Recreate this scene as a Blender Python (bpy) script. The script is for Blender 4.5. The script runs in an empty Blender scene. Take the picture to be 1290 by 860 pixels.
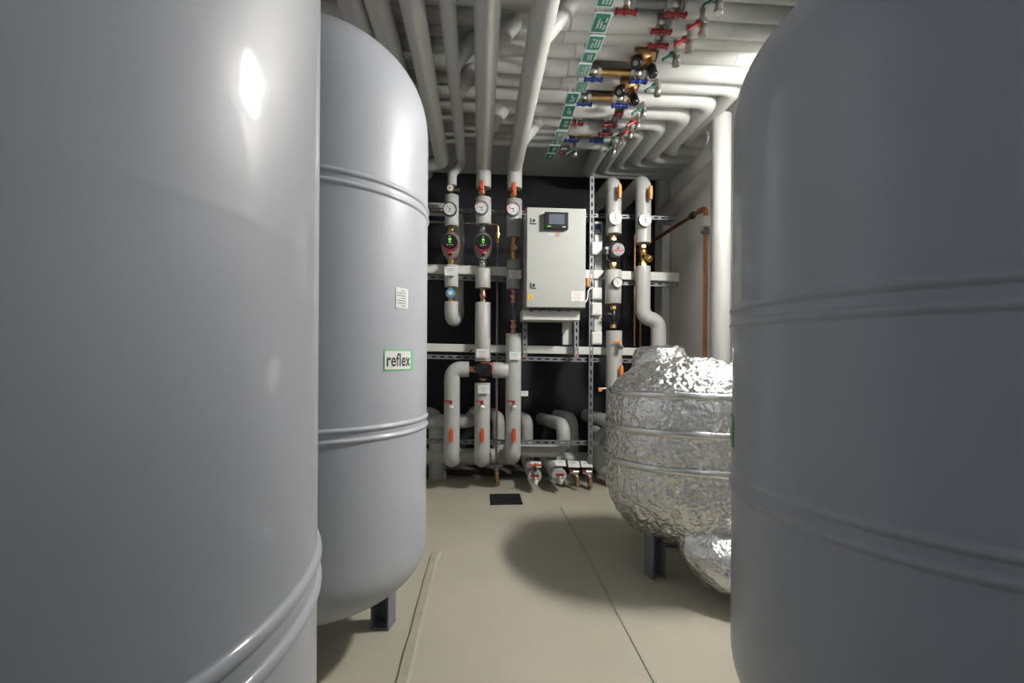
import bpy, bmesh, math, random
from mathutils import Vector, Matrix, noise
random.seed(7)
PI = math.pi
SC = bpy.context.scene
COL = SC.collection
# ---------------------------------------------------------------- camera
F, CX, HZ, H = 590.0, 645.0, 448.0, 0.88
YAW, ROLL = math.atan(41 / 590), 0.006
fwd = Vector((math.sin(YAW), math.cos(YAW), 0))
rt0 = Vector((math.cos(YAW), -math.sin(YAW), 0))
up0 = Vector((0, 0, 1))
RT_ = rt0 * math.cos(ROLL) + up0 * math.sin(ROLL)
UP_ = up0 * math.cos(ROLL) - rt0 * math.sin(ROLL)
CAM = Vector((0, 0, H))
def ray(px, py):
    return RT_ * ((px - CX) / F) + UP_ * ((HZ - py) / F) + fwd
def at_y(px, py, Y):
    d = ray(px, py); return CAM + d * (Y / d.y)
def at_z(px, py, Z):
    d = ray(px, py); return CAM + d * ((Z - H) / d.z)
def at_x(px, py, X):
    d = ray(px, py); return CAM + d * (X / d.x)
def on_cyl(px, py, c, R):
    d = ray(px, py)
    A = d.x * d.x + d.y * d.y; B = -2 * (d.x * c[0] + d.y * c[1]); C = c[0] ** 2 + c[1] ** 2 - R * R
    t = (-B - math.sqrt(max(B * B - 4 * A * C, 0))) / (2 * A)
    return CAM + d * t
def pix(px, Y):            # metres per pixel there
    return Y / F
cd = bpy.data.cameras.new('camera'); cam = bpy.data.objects.new('camera', cd); COL.objects.link(cam)
cd.sensor_width = 36; cd.lens = F / 1290 * 36; cd.shift_y = (HZ - 430) / 1290; cd.clip_start = 0.02
cam.matrix_world = Matrix(((RT_.x, UP_.x, -fwd.x, 0), (RT_.y, UP_.y, -fwd.y, 0), (RT_.z, UP_.z, -fwd.z, H), (0, 0, 0, 1)))
SC.camera = cam
SC.view_settings.view_transform = 'Standard'; SC.view_settings.look = 'None'
SC.view_settings.gamma = 1; SC.view_settings.use_curve_mapping = False
SC.view_settings.exposure = 1.25
# ---------------------------------------------------------------- materials
def mat(name, col, rough=.5, metal=0., coat=0., bump=None, var=None, emit=None, coat_r=.1, spec=None, trans=0., stretch=None):
    m = bpy.data.materials.new(name); m.use_nodes = True
    nt = m.node_tree; b = nt.nodes['Principled BSDF']
    b.inputs['Base Color'].default_value = (*col, 1); b.inputs['Roughness'].default_value = rough
    b.inputs['Metallic'].default_value = metal; b.inputs['Coat Weight'].default_value = coat
    b.inputs['Coat Roughness'].default_value = coat_r
    if spec is not None: b.inputs['Specular IOR Level'].default_value = spec
    if trans: b.inputs['Transmission Weight'].default_value = trans
    tc = None
    if bump or var:
        tc = nt.nodes.new('ShaderNodeTexCoord'); out = tc.outputs['Object']
        if stretch:
            mp = nt.nodes.new('ShaderNodeMapping'); mp.inputs['Scale'].default_value = stretch
            nt.links.new(out, mp.inputs['Vector']); out = mp.outputs['Vector']
    if var:                                   # (scale, amount)
        n = nt.nodes.new('ShaderNodeTexNoise'); n.inputs['Scale'].default_value = var[0]; n.inputs['Detail'].default_value = 6
        r = nt.nodes.new('ShaderNodeValToRGB')
        a = var[1]
        r.color_ramp.elements[0].position = .3; r.color_ramp.elements[1].position = .7
        r.color_ramp.elements[0].color = (*[c * (1 - a) for c in col], 1)
        r.color_ramp.elements[1].color = (*[min(c * (1 + a), 1) for c in col], 1)
        nt.links.new(out, n.inputs['Vector']); nt.links.new(n.outputs['Fac'], r.inputs['Fac'])
        nt.links.new(r.outputs['Color'], b.inputs['Base Color'])
    if bump:                                  # list of (kind, scale, strength, distance)
        prev = None
        for kind, s, st, di in bump:
            t = nt.nodes.new('ShaderNodeTexNoise' if kind == 'n' else 'ShaderNodeTexVoronoi')
            t.inputs['Scale'].default_value = s
            if kind == 'n': t.inputs['Detail'].default_value = 8
            bp = nt.nodes.new('ShaderNodeBump'); bp.inputs['Strength'].default_value = st; bp.inputs['Distance'].default_value = di
            nt.links.new(out, t.inputs['Vector']); nt.links.new(t.outputs[0], bp.inputs['Height'])
            if prev: nt.links.new(prev.outputs[0], bp.inputs['Normal'])
            prev = bp
        nt.links.new(prev.outputs[0], b.inputs['Normal'])
    if emit:
        b.inputs['Emission Color'].default_value = (*emit[0], 1); b.inputs['Emission Strength'].default_value = emit[1]
    return m
M = dict(
    tank=mat('grey_tank_paint', (.40, .416, .45), .45, 0, .35, bump=[('n', 55, .05, .002)], coat_r=.06, spec=.3),
    foil=mat('crumpled_foil', (.76, .76, .755), .24, 1., bump=[('v', 70, .5, .006), ('n', 130, .5, .004)]),
    foil_tape=mat('foil_tape', (.74, .74, .73), .26, 1., bump=[('n', 120, .4, .002)]),
    pvc=mat('grey_pipe_jacket', (.44, .44, .42), .42, var=(6, .03)),
    pvc_white=mat('white_pipe_jacket', (.43, .44, .42), .42, var=(6, .03)),
    pvc_dark=mat('dark_pipe_jacket', (.33, .34, .34), .42, var=(6, .03)),
    brass=mat('brass', (.62, .40, .16), .32, 1., var=(40, .12)),
    bronze=mat('bronze', (.58, .36, .17), .42, .85, var=(40, .12)),
    copper=mat('copper', (.50, .23, .12), .38, 1., var=(18, .25)),
    copper_pink=mat('copper_fitting', (.66, .36, .28), .35, 1., var=(40, .15)),
    nickel=mat('nickel', (.56, .54, .50), .28, 1., bump=[('n', 60, .1, .002)]),
    steel=mat('galvanised_steel', (.23, .24, .25), .55, .6, var=(35, .12)),
    thin_steel=mat('bare_steel_pipe', (.36, .35, .33), .4, 1.),
    rim=mat('gauge_rim', (.30, .30, .30), .3, .9),
    black=mat('black_plastic', (.010, .010, .011), .3),
    red=mat('red_handle', (.27, .014, .013), .42),
    vermil=mat('vermilion_lever', (.62, .085, .025), .42),
    orange=mat('orange_lever', (.80, .24, .02), .42),
    blue=mat('blue_handle', (.01, .032, .23), .4),
    green=mat('green_handle', (.008, .062, .045), .45),
    maroon=mat('pump_collar_red', (.33, .03, .05), .35),
    casting=mat('cast_pump_housing', (.26, .245, .22), .5, .4, bump=[('n', 60, .2, .002)]),
    white=mat('white_plastic', (.72, .72, .70), .4),
    dial=mat('dial_white', (.62, .62, .60), .45),
    ink=mat('dark_print', (.03, .03, .032), .6),
    redink=mat('red_print', (.55, .08, .06), .6),
    blueink=mat('blue_print', (.16, .25, .42), .6),
    lcd=mat('green_display', (.02, .1, .01), .4, emit=((.25, .9, .08), .35)),
    screen=mat('grey_screen', (.06, .065, .08), .15, emit=((.3, .33, .4), .10)),
    cabinet=mat('cabinet_paint', (.37, .38, .355), .42),
    trunk=mat('trunking_white', (.60, .60, .56), .45),
    plate=mat('label_plate_border', (.60, .66, .64), .35),
    plate_green=mat('label_plate_green', (.02, .19, .14), .35),
    plate_pale=mat('label_plate_faded_green', (.16, .34, .28), .35),
    yellow=mat('yellow_sticker', (.75, .52, .03), .5),
    navy=mat('navy_sticker', (.02, .04, .16), .5),
    lime=mat('lime_green_border', (.10, .58, .16), .5),
    legpaint=mat('leg_paint', (.17, .17, .20), .42),
    glass=mat('sight_glass', (.35, .36, .36), .08, 0, trans=.7),
    dark_iron=mat('dark_cast_iron', (.035, .035, .038), .5, .3),
    wall_dark=mat('navy_black_wall', (.029, .0287, .034), .75, var=(2.5, .25), spec=.15),
    concrete=mat('plastered_concrete', (.74, .72, .685), .85, bump=[('n', 70, .55, .01)], var=(5, .08)),
    ceiling=mat('ceiling_paint', (.52, .52, .50), .8, var=(3, .04)),
    side_wall=mat('side_wall_paint', (.42, .42, .42), .8),
    floor=mat('beige_floor_coating', (.43, .405, .325), .5, bump=[('n', 260, .12, .002)], var=(2.2, .06), spec=.35),
    floor_dark=mat('dark_floor_strip', (.13, .115, .095), .7, var=(6, .3)),
    strip=mat('floor_mortar_strip', (.37, .35, .275), .65, bump=[('n', 60, .4, .006)], var=(14, .08)),
    wood=mat('worn_plank', (.22, .17, .12), .7, var=(20, .2), stretch=(1, 8, 8)),
    lamp=mat('lamp_diffuser', (.9, .9, .9), .4, emit=((1., .975, .93), 180.)),
    rear_fill=mat('rear_fill_glow', (.9, .9, .9), .4, emit=((.78, .90, 1.), 2.2)),  # glow of the added fill panel
)
# ---------------------------------------------------------------- mesh builder
WL = {}
def basis(axis):
    a = Vector(axis).normalized()
    u = a.cross(Vector((0, 0, 1)))
    if u.length < 1e-4: u = a.cross(Vector((0, 1, 0)))
    u.normalize(); return a, u, a.cross(u)
def fillet(pts, rad, n=8):
    pts = [Vector(p) for p in pts]
    if len(pts) < 3 or rad <= 0: return pts
    out = [pts[0]]
    for i in range(1, len(pts) - 1):
        a, b, c = pts[i - 1], pts[i], pts[i + 1]
        u = (a - b).normalized(); v = (c - b).normalized()
        ang = u.angle(v)
        if ang > PI - .02: out.append(b); continue
        t = min(rad / math.tan(ang / 2), (a - b).length * .49, (c - b).length * .49)
        r = t * math.tan(ang / 2)
        ctr = b + (u + v).normalized() * (r / math.sin(ang / 2))
        s = b + u * t - ctr; e = b + v * t - ctr
        tot = s.angle(e); ax = s.cross(e).normalized()
        for k in range(n + 1):
            out.append(ctr + Matrix.Rotation(tot * k / n, 3, ax) @ s)
    out.append(pts[-1]); return out
class MB:
    def __init__(s): s.bm = bmesh.new()
    def face(s, vs, smooth=False):
        try:
            f = s.bm.faces.new(vs); f.smooth = smooth
        except ValueError: pass
    def box(s, c, size, mtx=None, bev=0.):
        b2 = bmesh.new(); bmesh.ops.create_cube(b2, size=1)
        for v in b2.verts: v.co = Vector((v.co.x * size[0], v.co.y * size[1], v.co.z * size[2]))
        if bev: bmesh.ops.bevel(b2, geom=list(b2.edges), offset=bev, segments=2, affect='EDGES', profile=.5)
        for v in b2.verts: v.co = (mtx @ v.co if mtx else v.co) + Vector(c)
        s.add(b2); return s
    def add(s, b2, smooth=False):
        mp = {v: s.bm.verts.new(v.co) for v in b2.verts}
        for f in b2.faces: s.face([mp[v] for v in f.verts], smooth or f.smooth)
        b2.free()
    def ring(s, c, u, v, r, n):
        return [s.bm.verts.new(c + (u * math.cos(2 * PI * k / n) + v * math.sin(2 * PI * k / n)) * r) for k in range(n)]
    def bridge(s, a, b, smooth=True):
        n = len(a)
        for k in range(n): s.face([a[k], a[(k + 1) % n], b[(k + 1) % n], b[k]], smooth)
    def tube(s, pts, r, n=28, elbow=0., cap=True, en=9):
        P = fillet(pts, elbow, en) if elbow else [Vector(p) for p in pts]
        d0 = (P[1] - P[0]).normalized(); _, u, v = basis(d0)
        prev = None; first = None; t = d0
        for i, p in enumerate(P):
            if i == 0: nt = d0
            elif i == len(P) - 1: nt = (P[i] - P[i - 1]).normalized()
            else: nt = ((P[i] - P[i - 1]).normalized() + (P[i + 1] - P[i]).normalized()).normalized()
            q = t.rotation_difference(nt); u = q @ u; v = q @ v; t = nt
            ri = r[i] if isinstance(r, (list, tuple)) else r
            rg = s.ring(p, u, v, ri, n)
            if prev: s.bridge(prev, rg)
            else: first = rg
            prev = rg
        if cap:
            s.cap(first, True); s.cap(prev, False)
        return s
    def cap(s, rg, rev):
        vs = [s.bm.verts.new(v.co) for v in rg]
        s.face(vs[::-1] if rev else vs)
    def lathe(s, prof, c=(0, 0, 0), axis=(0, 0, 1), n=32, smooth=True, hexn=None):
        """prof: (radius, height) pairs along axis from c"""
        a, u, v = basis(axis); c = Vector(c); prev = None
        for r, h in prof:
            if r < 1e-6: rg = [s.bm.verts.new(c + a * h)]
            else: rg = s.ring(c + a * h, u, v, r, n)
            if prev:
                if len(prev) == 1 and len(rg) > 1:
                    for k in range(n): s.face([prev[0], rg[(k + 1) % n], rg[k]], smooth)
                elif len(rg) == 1:
                    for k in range(n): s.face([prev[k], prev[(k + 1) % n], rg[0]], smooth)
                else: s.bridge(prev, rg, smooth)
            prev = rg
        return s
    def cyl(s, c, axis, r, h, n=24, bev=0.):
        """solid cylinder centred at c with sharp rims"""
        a, u, v = basis(axis); c = Vector(c)
        if bev:
            prof = [(r - bev, -h / 2), (r, -h / 2 + bev), (r, h / 2 - bev), (r - bev, h / 2)]
        else: prof = [(r, -h / 2), (r, h / 2)]
        first = prev = None
        for rr, hh in prof:
            rg = s.ring(c + a * hh, u, v, rr, n)
            if prev: s.bridge(prev, rg, n > 8)
            else: first = rg
            prev = rg
        s.cap(first, True); s.cap(prev, False); return s
    def ball(s, c, r, n=16, sc=(1, 1, 1)):
        b2 = bmesh.new(); bmesh.ops.create_uvsphere(b2, u_segments=n, v_segments=max(n * 2 // 3, 6), radius=r)
        for v in b2.verts: v.co = Vector((v.co.x * sc[0], v.co.y * sc[1], v.co.z * sc[2])) + Vector(c)
        s.add(b2, True); return s
    def build(s, name, m, parent=None, loc=None):
        bmesh.ops.recalc_face_normals(s.bm, faces=s.bm.faces)
        off = WL.get(parent.name, Vector((0, 0, 0))) if parent else Vector(loc or (0, 0, 0))
        for v in s.bm.verts: v.co -= off
        me = bpy.data.meshes.new(name); s.bm.to_mesh(me); s.bm.free()
        me.materials.append(M[m] if isinstance(m, str) else m)
        o = bpy.data.objects.new(name, me); COL.objects.link(o)
        if parent:
            o.parent = parent; WL[o.name] = off
        else:
            o.location = off; WL[o.name] = off
        return o
def tag(o, label, cat, group=None):
    o['label'] = label; o['category'] = cat
    if group: o['group'] = group
    return o
def thing(name, label, cat, loc=(0, 0, 0), group=None):
    o = bpy.data.objects.new(name, None); COL.objects.link(o); o.empty_display_size = .05
    o.location = loc; WL[o.name] = Vector(loc)
    return tag(o, label, cat, group)
def dup(root, loc, rot=(0, 0, 0), label=None, group=None, scale=1.):
    def cp(o, par):
        c = o.copy(); COL.objects.link(c)
        if par is not None: c.parent = par
        for ch in o.children: cp(ch, c)
        return c
    r = cp(root, None); put(r, loc, rot, label, group, scale); return r
def put(r, loc, rot=(0, 0, 0), label=None, group=None, scale=1.):
    r.location = loc; r.rotation_euler = rot; r.scale = (scale,) * 3
    if label: r['label'] = label
    if group: r['group'] = group
_used = {}
def place(key, maker, loc, label, group=None, rot=(0, 0, 0), scale=1.):
    if key not in _used and maker:
        _used[key] = maker(); put(_used[key], loc, rot, label, group, scale); return _used[key]
    return dup(_used[key], loc, rot, label, group, scale)
def struct(name, mb, m):
    o = mb.build(name, m); o['kind'] = 'structure'; return o
# ---------------------------------------------------------------- the room
YB, XL, XR, ZC, YF = 3.75, -0.98, 1.43, 2.33, -1.7
struct('floor', MB().box(((XL + XR) / 2, (YF + YB) / 2, -.05), (XR - XL + .2, YB - YF + .2, .1)), 'floor')
struct('ceiling', MB().box(((XL + XR) / 2, (YF + YB) / 2, ZC + .05), (XR - XL + .2, YB - YF + .2, .1)), 'ceiling')
struct('wall_back', MB().box(((XL + XR) / 2, YB + .05, ZC / 2), (XR - XL + .2, .1, ZC)), 'wall_dark')
struct('wall_left', MB().box((XL - .05, (YF + YB) / 2, ZC / 2), (.1, YB - YF, ZC)), 'side_wall')
struct('wall_right', MB().box((XR + .05, (YF + YB) / 2, ZC / 2), (.1, YB - YF, ZC)), 'concrete')
struct('trim_1', MB().box(((XL + XR) / 2, (3.375 + YB) / 2, .006), (XR - XL, YB - 3.375, .012), bev=.004), 'floor_dark')
# mortar strip along the left tanks and the step in the coating on the right
a, b = at_z(548, 696, 0), at_z(506, 860, 0)
sm = MB(); d = (b - a).normalized(); far = b + d * .9
n_ = 60; prev = None
for i in range(n_ + 1):
    p = a.lerp(far, i / n_); w = .017 + .003 * noise.noise(p * 9); hgt = .008 + .002 * noise.noise(p * 14)
    cx = p.x + .002 * noise.noise(p * 5) + (.012 * (1 - i / 3) ** 2 if i < 3 else 0)
    rg = [sm.bm.verts.new((cx + k * w, p.y, h)) for k, h in ((-1.2, 0), (-.75, hgt), (.75, hgt), (1.2, 0))]
    if prev:
        for k in range(3): sm.face([prev[k], prev[k + 1], rg[k + 1], rg[k]])
    else: sm.face(rg)
    prev = rg
o = struct('trim_2', sm, 'strip')
a, b = at_z(707, 640, 0), at_z(828, 860, 0)
sm = MB(); d = (b - a).normalized(); far = b + d * .9
sm.bm  # a coating step: the floor right of the joint lies a few millimetres higher
x0 = (a.x + b.x) / 2
sm.box(((x0 + XR) / 2, (a.y - .6 - .0 + far.y) / 2 + .3, .002), (XR - x0, a.y - far.y, .004), bev=.0015)
struct('trim_3', sm, 'floor')
struct('trim_4', MB().box((x0 - .002, (a.y + far.y) / 2, .0022), (.010, a.y - far.y, .0045), bev=.0015), 'strip')

# ---------------------------------------------------------------- tanks
def dome(R, hd, up=True, n=22, p=.86):
    o = []
    for i in range(n + 1):
        t = PI / 2 * i / n
        o.append((R * max(math.cos(t), 0) ** p if i < n else 0, hd * math.sin(t) ** p))
    return o if up else [(r, -z) for r, z in o][::-1]
TR = .33
def tank(name, label, c, zb, zt, hb, ht, beads, welds, leg_az, group):
    t = thing(name, label, 'tank', (c[0], c[1], 0), group)
    prof = [(r, zb + z) for r, z in dome(TR, hb, False)]
    zs = []
    for z in beads:
        for k in range(-6, 7):
            zs.append((TR + .0047 * math.cos(k / 6 * PI / 2) ** .8 if abs(k) < 6 else TR, z + k / 6 * .0072))
    for z in welds:
        zs += [(TR + .00016 * (1 + math.cos(k / 5 * PI)) / 2, z + k * .0018) for k in range(-5, 6)]
    zs += [(TR, zb + (zt - zb) * k / 60) for k in range(1, 60) if all(abs(zb + (zt - zb) * k / 60 - z) > .012 for z in list(beads) + list(welds))]
    for z in list(beads) + list(welds): zs += [(TR, z - .0095), (TR, z + .0095)]
    prof += sorted(zs, key=lambda q: q[1])
    prof += [(r, zt + z) for r, z in dome(TR, ht)]
    shell = MB().lathe(prof, (c[0], c[1], 0), n=144).build('shell', 'tank', t)
    mb = MB()                                                     # filling and vent sockets on the axis
    mb.cyl((c[0], c[1], zt + ht), (0, 0, 1), .03, .04, 24, .003).cyl((c[0], c[1], zt + ht + .03), (0, 0, 1), .02, .03, 6)
    mb.build('top_socket', 'legpaint', t)
    mb = MB().cyl((c[0], c[1], zb - hb - .02), (0, 0, 1), .035, .06, 24, .003).cyl((c[0], c[1], zb - hb - .055), (0, 0, 1), .05, .014, 24, .002)
    mb.build('bottom_flange', 'legpaint', t)
    for k in range(3):
        az = leg_az + k * 2 * PI / 3; r = .207
        p = Vector((c[0] + r * math.cos(az), c[1] + r * math.sin(az), 0))
        top = zb - hb * (1 - (r / TR) ** (2 / .86)) ** (.86 / 2) + .02
        R3 = Matrix.Rotation(az - math.radians(26) - math.radians(12), 3, 'Z')
        lg = MB()
        lg.box(p + R3 @ Vector((-.027, 0, top / 2)), (.006, .06, top), R3)
        lg.box(p + R3 @ Vector((.027, 0, top / 2)), (.006, .06, top), R3)
        lg.box(p + R3 @ Vector((0, .027, top / 2)), (.054, .006, top), R3)
        lg.build('leg', 'legpaint', t)
        ft = MB().box(p + Vector((0, 0, .004)), (.066, .064, .006), R3, .002); ft.build('foot_plate', 'legpaint', t)
    return t
def text_mesh(body, size, extr=0.):
    cu = bpy.data.curves.new('lettering', 'FONT'); cu.body = body; cu.size = size; cu.align_x = 'CENTER'; cu.align_y = 'CENTER'
    cu.space_character = 1.06; cu.offset = size * .016
    o = bpy.data.objects.new('lettering', cu); COL.objects.link(o)
    dg = bpy.context.evaluated_depsgraph_get(); dg.update()
    me = bpy.data.meshes.new_from_object(o.evaluated_get(dg)); bpy.data.objects.remove(o); bpy.data.curves.remove(cu)
    return me
def wrap_patch(c, R, az, zc, w, h, off=0., nx=10):
    """rectangle hugging the tank; az is the direction it faces"""
    mb = MB(); g = []
    for j in (0, 1):
        g.append([mb.bm.verts.new((c[0] + R * math.cos(az + off / R + (i / nx - .5) * w / R), c[1] + R * math.sin(az + off / R + (i / nx - .5) * w / R), zc + (j - .5) * h)) for i in range(nx + 1)])
    for i in range(nx): mb.face([g[0][i], g[0][i + 1], g[1][i + 1], g[1][i]])
    return mb
def wrap_text(c, R, az, zc, me, off=0., squash=1.):
    mb = MB(); b2 = bmesh.new(); b2.from_mesh(me); bmesh.ops.triangulate(b2, faces=b2.faces)
    for v in b2.verts:
        t = az + (off + v.co.x * squash) / R
        v.co = Vector((c[0] + R * math.cos(t), c[1] + R * math.sin(t), zc + v.co.y))
    mb.add(b2); return mb
def maker_sign(t, c, az, zc, w, h):
    wrap_patch(c, TR + .0012, az, zc, w, h).build('nameplate', 'lime', t)
    pl = [o for o in t.children if o.name.startswith('nameplate')][-1]
    wrap_patch(c, TR + .0018, az, zc, w - .012, h - .006, -.004).build('nameplate_face', 'white', pl)
    wrap_text(c, TR + .0024, az, zc - .001, text_mesh('reflex', h * .88), -.004, (w - .026) / (h * .88 * 2.33)).build('lettering', 'ink', pl)
C_LF, C_LB, C_RT, C_FT = (-.484, .4075), (-.494, 1.463), (.758, .682), (.872, 1.92)
GT = 'large grey pressure vessels'
t_lf = tank('pressure_tank', 'tall grey pressure tank filling the left edge, nearest on the left', C_LF, .31, 1.54, .17, .29, (.675, .646, 1.329, 1.302), (.975,), math.radians(26), GT)
t_lb = tank('pressure_tank', 'tall grey pressure tank second on the left, with the green edged nameplate', C_LB, .31, 1.54, .17, .29, (.692, .6655, 1.329, 1.302), (.99,), math.radians(26), GT)
t_rt = tank('pressure_tank', 'dark grey rounded pressure tank filling the right edge, in front of the foil wrapped vessel', C_RT, .37, 1.30, .17, .19, (.964, .936, .680, .652), (), math.radians(154), GT)
p = on_cyl(503.5, 453.5, C_LB, TR); az = math.atan2(p.y - C_LB[1], p.x - C_LB[0])
maker_sign(t_lb, C_LB, az, p.z, .112, .055)
p = on_cyl(506.5, 375.5, C_LB, TR); az = math.atan2(p.y - C_LB[1], p.x - C_LB[0])
rp = wrap_patch(C_LB, TR + .0012, az, p.z, .05, .055).build('rating_label', 'white', t_lb)
for k in range(7):
    wrap_patch(C_LB, TR + .0018, az, p.z + .02 - k * .0068, .036 if k % 3 else .02, .0016, -.003 if k % 3 else .004).build('print_line', 'ink', rp)
p = on_cyl(924.5, 545, C_RT, TR); az = math.atan2(p.y - C_RT[1], p.x - C_RT[0])
maker_sign(t_rt, C_RT, az - .17, p.z, .112, .055)

# foil-wrapped vessel: a dense shell crumpled by real displacement
def crumple(p, s=1.):
    q = Vector(p); w = Vector((noise.noise(q * 9), noise.noise(q * 9 + Vector((5, 1, 2))), noise.noise(q * 9 + Vector((1, 8, 3))))) * .045
    d, _ = noise.voronoi(Vector((q.x * 21, q.y * 21, q.z * 14)) + w * 21)
    e, _ = noise.voronoi(Vector((q.x * 46, q.y * 46, q.z * 38)) + w * 46)
    r3 = 1 - abs(noise.noise(q * 75 + Vector((9, 2, 4)))) * 2
    return s * (.0125 * min(d[1] - d[0], .55) + .0065 * min(e[1] - e[0], .6) + .0018 * r3 - .004)
def foil_lathe(prof, c, n, seg, s=1.):
    # resample the profile evenly, then push every vertex along its normal
    P = [Vector((r, z)) for r, z in prof]; L = [0]
    for i in range(1, len(P)): L.append(L[-1] + (P[i] - P[i - 1]).length)
    pr = []
    for k in range(seg + 1):
        d = L[-1] * k / seg; i = 1
        while i < len(L) - 1 and L[i] < d: i += 1
        f = (d - L[i - 1]) / max(L[i] - L[i - 1], 1e-9); pr.append(P[i - 1].lerp(P[i], f))
    mb = MB(); prev = None
    for k, q in enumerate(pr):
        a, b = pr[max(k - 1, 0)], pr[min(k + 1, seg)]; tn = (b - a).normalized(); nr = Vector((tn.y, -tn.x))
        rg = []
        for i in range(n):
            t = 2 * PI * i / n; cs, sn = math.cos(t), math.sin(t)
            p = Vector((c[0] + q.x * cs, c[1] + q.x * sn, c[2] + q.y))
            big = .010 * noise.noise(p * 4.2) * min(1, q.x / .1)
            dd = (crumple(p, s) + big * s)
            rg.append(mb.bm.verts.new(p + Vector((nr.x * cs, nr.x * sn, nr.y)) * dd))
        if prev: mb.bridge(prev, rg, True)
        prev = rg
    return mb
t = thing('foil_wrapped_vessel', 'round vessel wrapped in crumpled silver foil behind the right grey tank', 'tank', (*C_FT, 0))
RF = .328
zb, zt, hb, ht = .37, .66, .25, .215
prof = [(r, zb + z) for r, z in dome(RF, hb, False, p=.9)] + [(r, zt + z) for r, z in dome(RF, ht, p=.92)]
foil_lathe(prof, (*C_FT, 0), 430, 330).build('foil_jacket', 'foil', t)
for z, sl in ((.735, .01), (.60, .012), (.465, .01)):
    mb = MB(); prev = None; N = 220
    rr = RF if z < zt else RF * (1 - ((z - zt) / ht) ** (2 / .92)) ** (.46)
    rings = []
    for i in range(N):
        th = 2 * PI * i / N; rg = []
        for dz, dr in ((-.014, .002), (-.010, .0085), (-.0, .0105), (.010, .0085), (.014, .002)):
            p = Vector((C_FT[0] + rr * math.cos(th), C_FT[1] + rr * math.sin(th), z + dz + .006 * noise.noise(Vector((math.cos(th) * 2, math.sin(th) * 2, z)))))
            dd = dr + .25 * crumple(p) + .008 * noise.noise(p * 4.2) - .001
            rg.append(mb.bm.verts.new(p + Vector((math.cos(th), math.sin(th), 0)) * dd))
        rings.append(rg)
    for i in range(N):
        a, b = rings[i], rings[(i + 1) % N]
        for k in range(4): mb.face([a[k], b[k], b[k + 1], a[k + 1]], True)
    mb.build('foil_seam', 'foil_tape', t)
pn = at_y(831, 440, 2.06)                                          # wrapped connection on the top
foil_lathe([(.125, -.09), (.12, -.02), (.116, .0), (.105, .03), (.085, .04), (.04, .043), (0, .043)], (pn.x, pn.y, .885), 110, 60, .75).build('foil_top_collar', 'foil', t)
# wrapped outlet bending away at the bottom
pts = fillet([Vector((.80, 1.86, .30)), Vector((.86, 1.60, .135)), Vector((1.30, 1.52, .15))], .12, 14)
mb = MB()
dense = []
for i in range(len(pts) - 1):
    m_ = max(int((pts[i + 1] - pts[i]).length / .008), 1)
    dense += [pts[i].lerp(pts[i + 1], k / m_) for k in range(m_)]
dense.append(pts[-1])
mb.tube(dense, .098, 90)
mb.bm.normal_update()
for v in mb.bm.verts: v.co += v.normal * (crumple(v.co, 1.1) + .014 * noise.noise(v.co * 6))
mb.build('foil_outlet', 'foil', t)
for k in range(3):
    az = math.radians(206) + k * 2 * PI / 3
    p = Vector((C_FT[0] + .205 * math.cos(az), C_FT[1] + .205 * math.sin(az), 0))
    if k == 0: p = at_z(825, 727, 0)
    R3 = Matrix.Rotation(math.radians(14) + k * 2 * PI / 3, 3, 'Z'); lg = MB(); top = .27
    for dx in (-.027, .027): lg.box(p + R3 @ Vector((dx, 0, top / 2)), (.006, .056, top), R3)
    lg.box(p + R3 @ Vector((0, .025, top / 2)), (.054, .006, top), R3)
    lg.build('leg', 'legpaint', t)

# ---------------------------------------------------------------- lamps: the wall batten and an added rear fill
def lamp(label, c, size, em, n):
    t = thing('rear_fill_panel' if n else 'batten_lamp', label, 'lamp', c)
    hx = size
    if n == 0:      # wall batten, with an unseen shield added to shade the ceiling pipes
        MB().box((c[0] + .045, c[1], c[2]), (.04, size[1] + .04, size[2] + .02), bev=.006).build('housing', 'white', t)
        MB().box(c, size, bev=.015).build('diffuser', em, t)
        MB().box((c[0] - .085, c[1], c[2] + size[2] / 2 - .012), (.31, size[1] + .16, .005), Matrix.Rotation(-.27, 3, 'Y'), .002).build('light_shield', 'white', t)
    else:
        MB().box((c[0], c[1], c[2] + .02), (size[0] + .04, size[1] + .04, .03), bev=.006).build('housing', 'white', t)
        MB().box((c[0], c[1], c[2] - .012), (size[0], size[1], .034), bev=.01).build('diffuser', em, t)
    return t
lamp('white batten lamp high on the right wall, hidden behind the right grey tank', (1.35, 1.65, 2.05), (.06, .27, .12), 'lamp', 0)
lamp('added white fill panel behind the viewer, unseen', (-.1, -.75, 2.29), (.9, .22, 0), 'rear_fill', 1)  # unseen panel added behind the camera as soft fill
w = bpy.data.worlds.new('world'); SC.world = w; w.use_nodes = True
w.node_tree.nodes['Background'].inputs['Color'].default_value = (.70, .84, 1., 1)
w.node_tree.nodes['Background'].inputs['Strength'].default_value = .10
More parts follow.
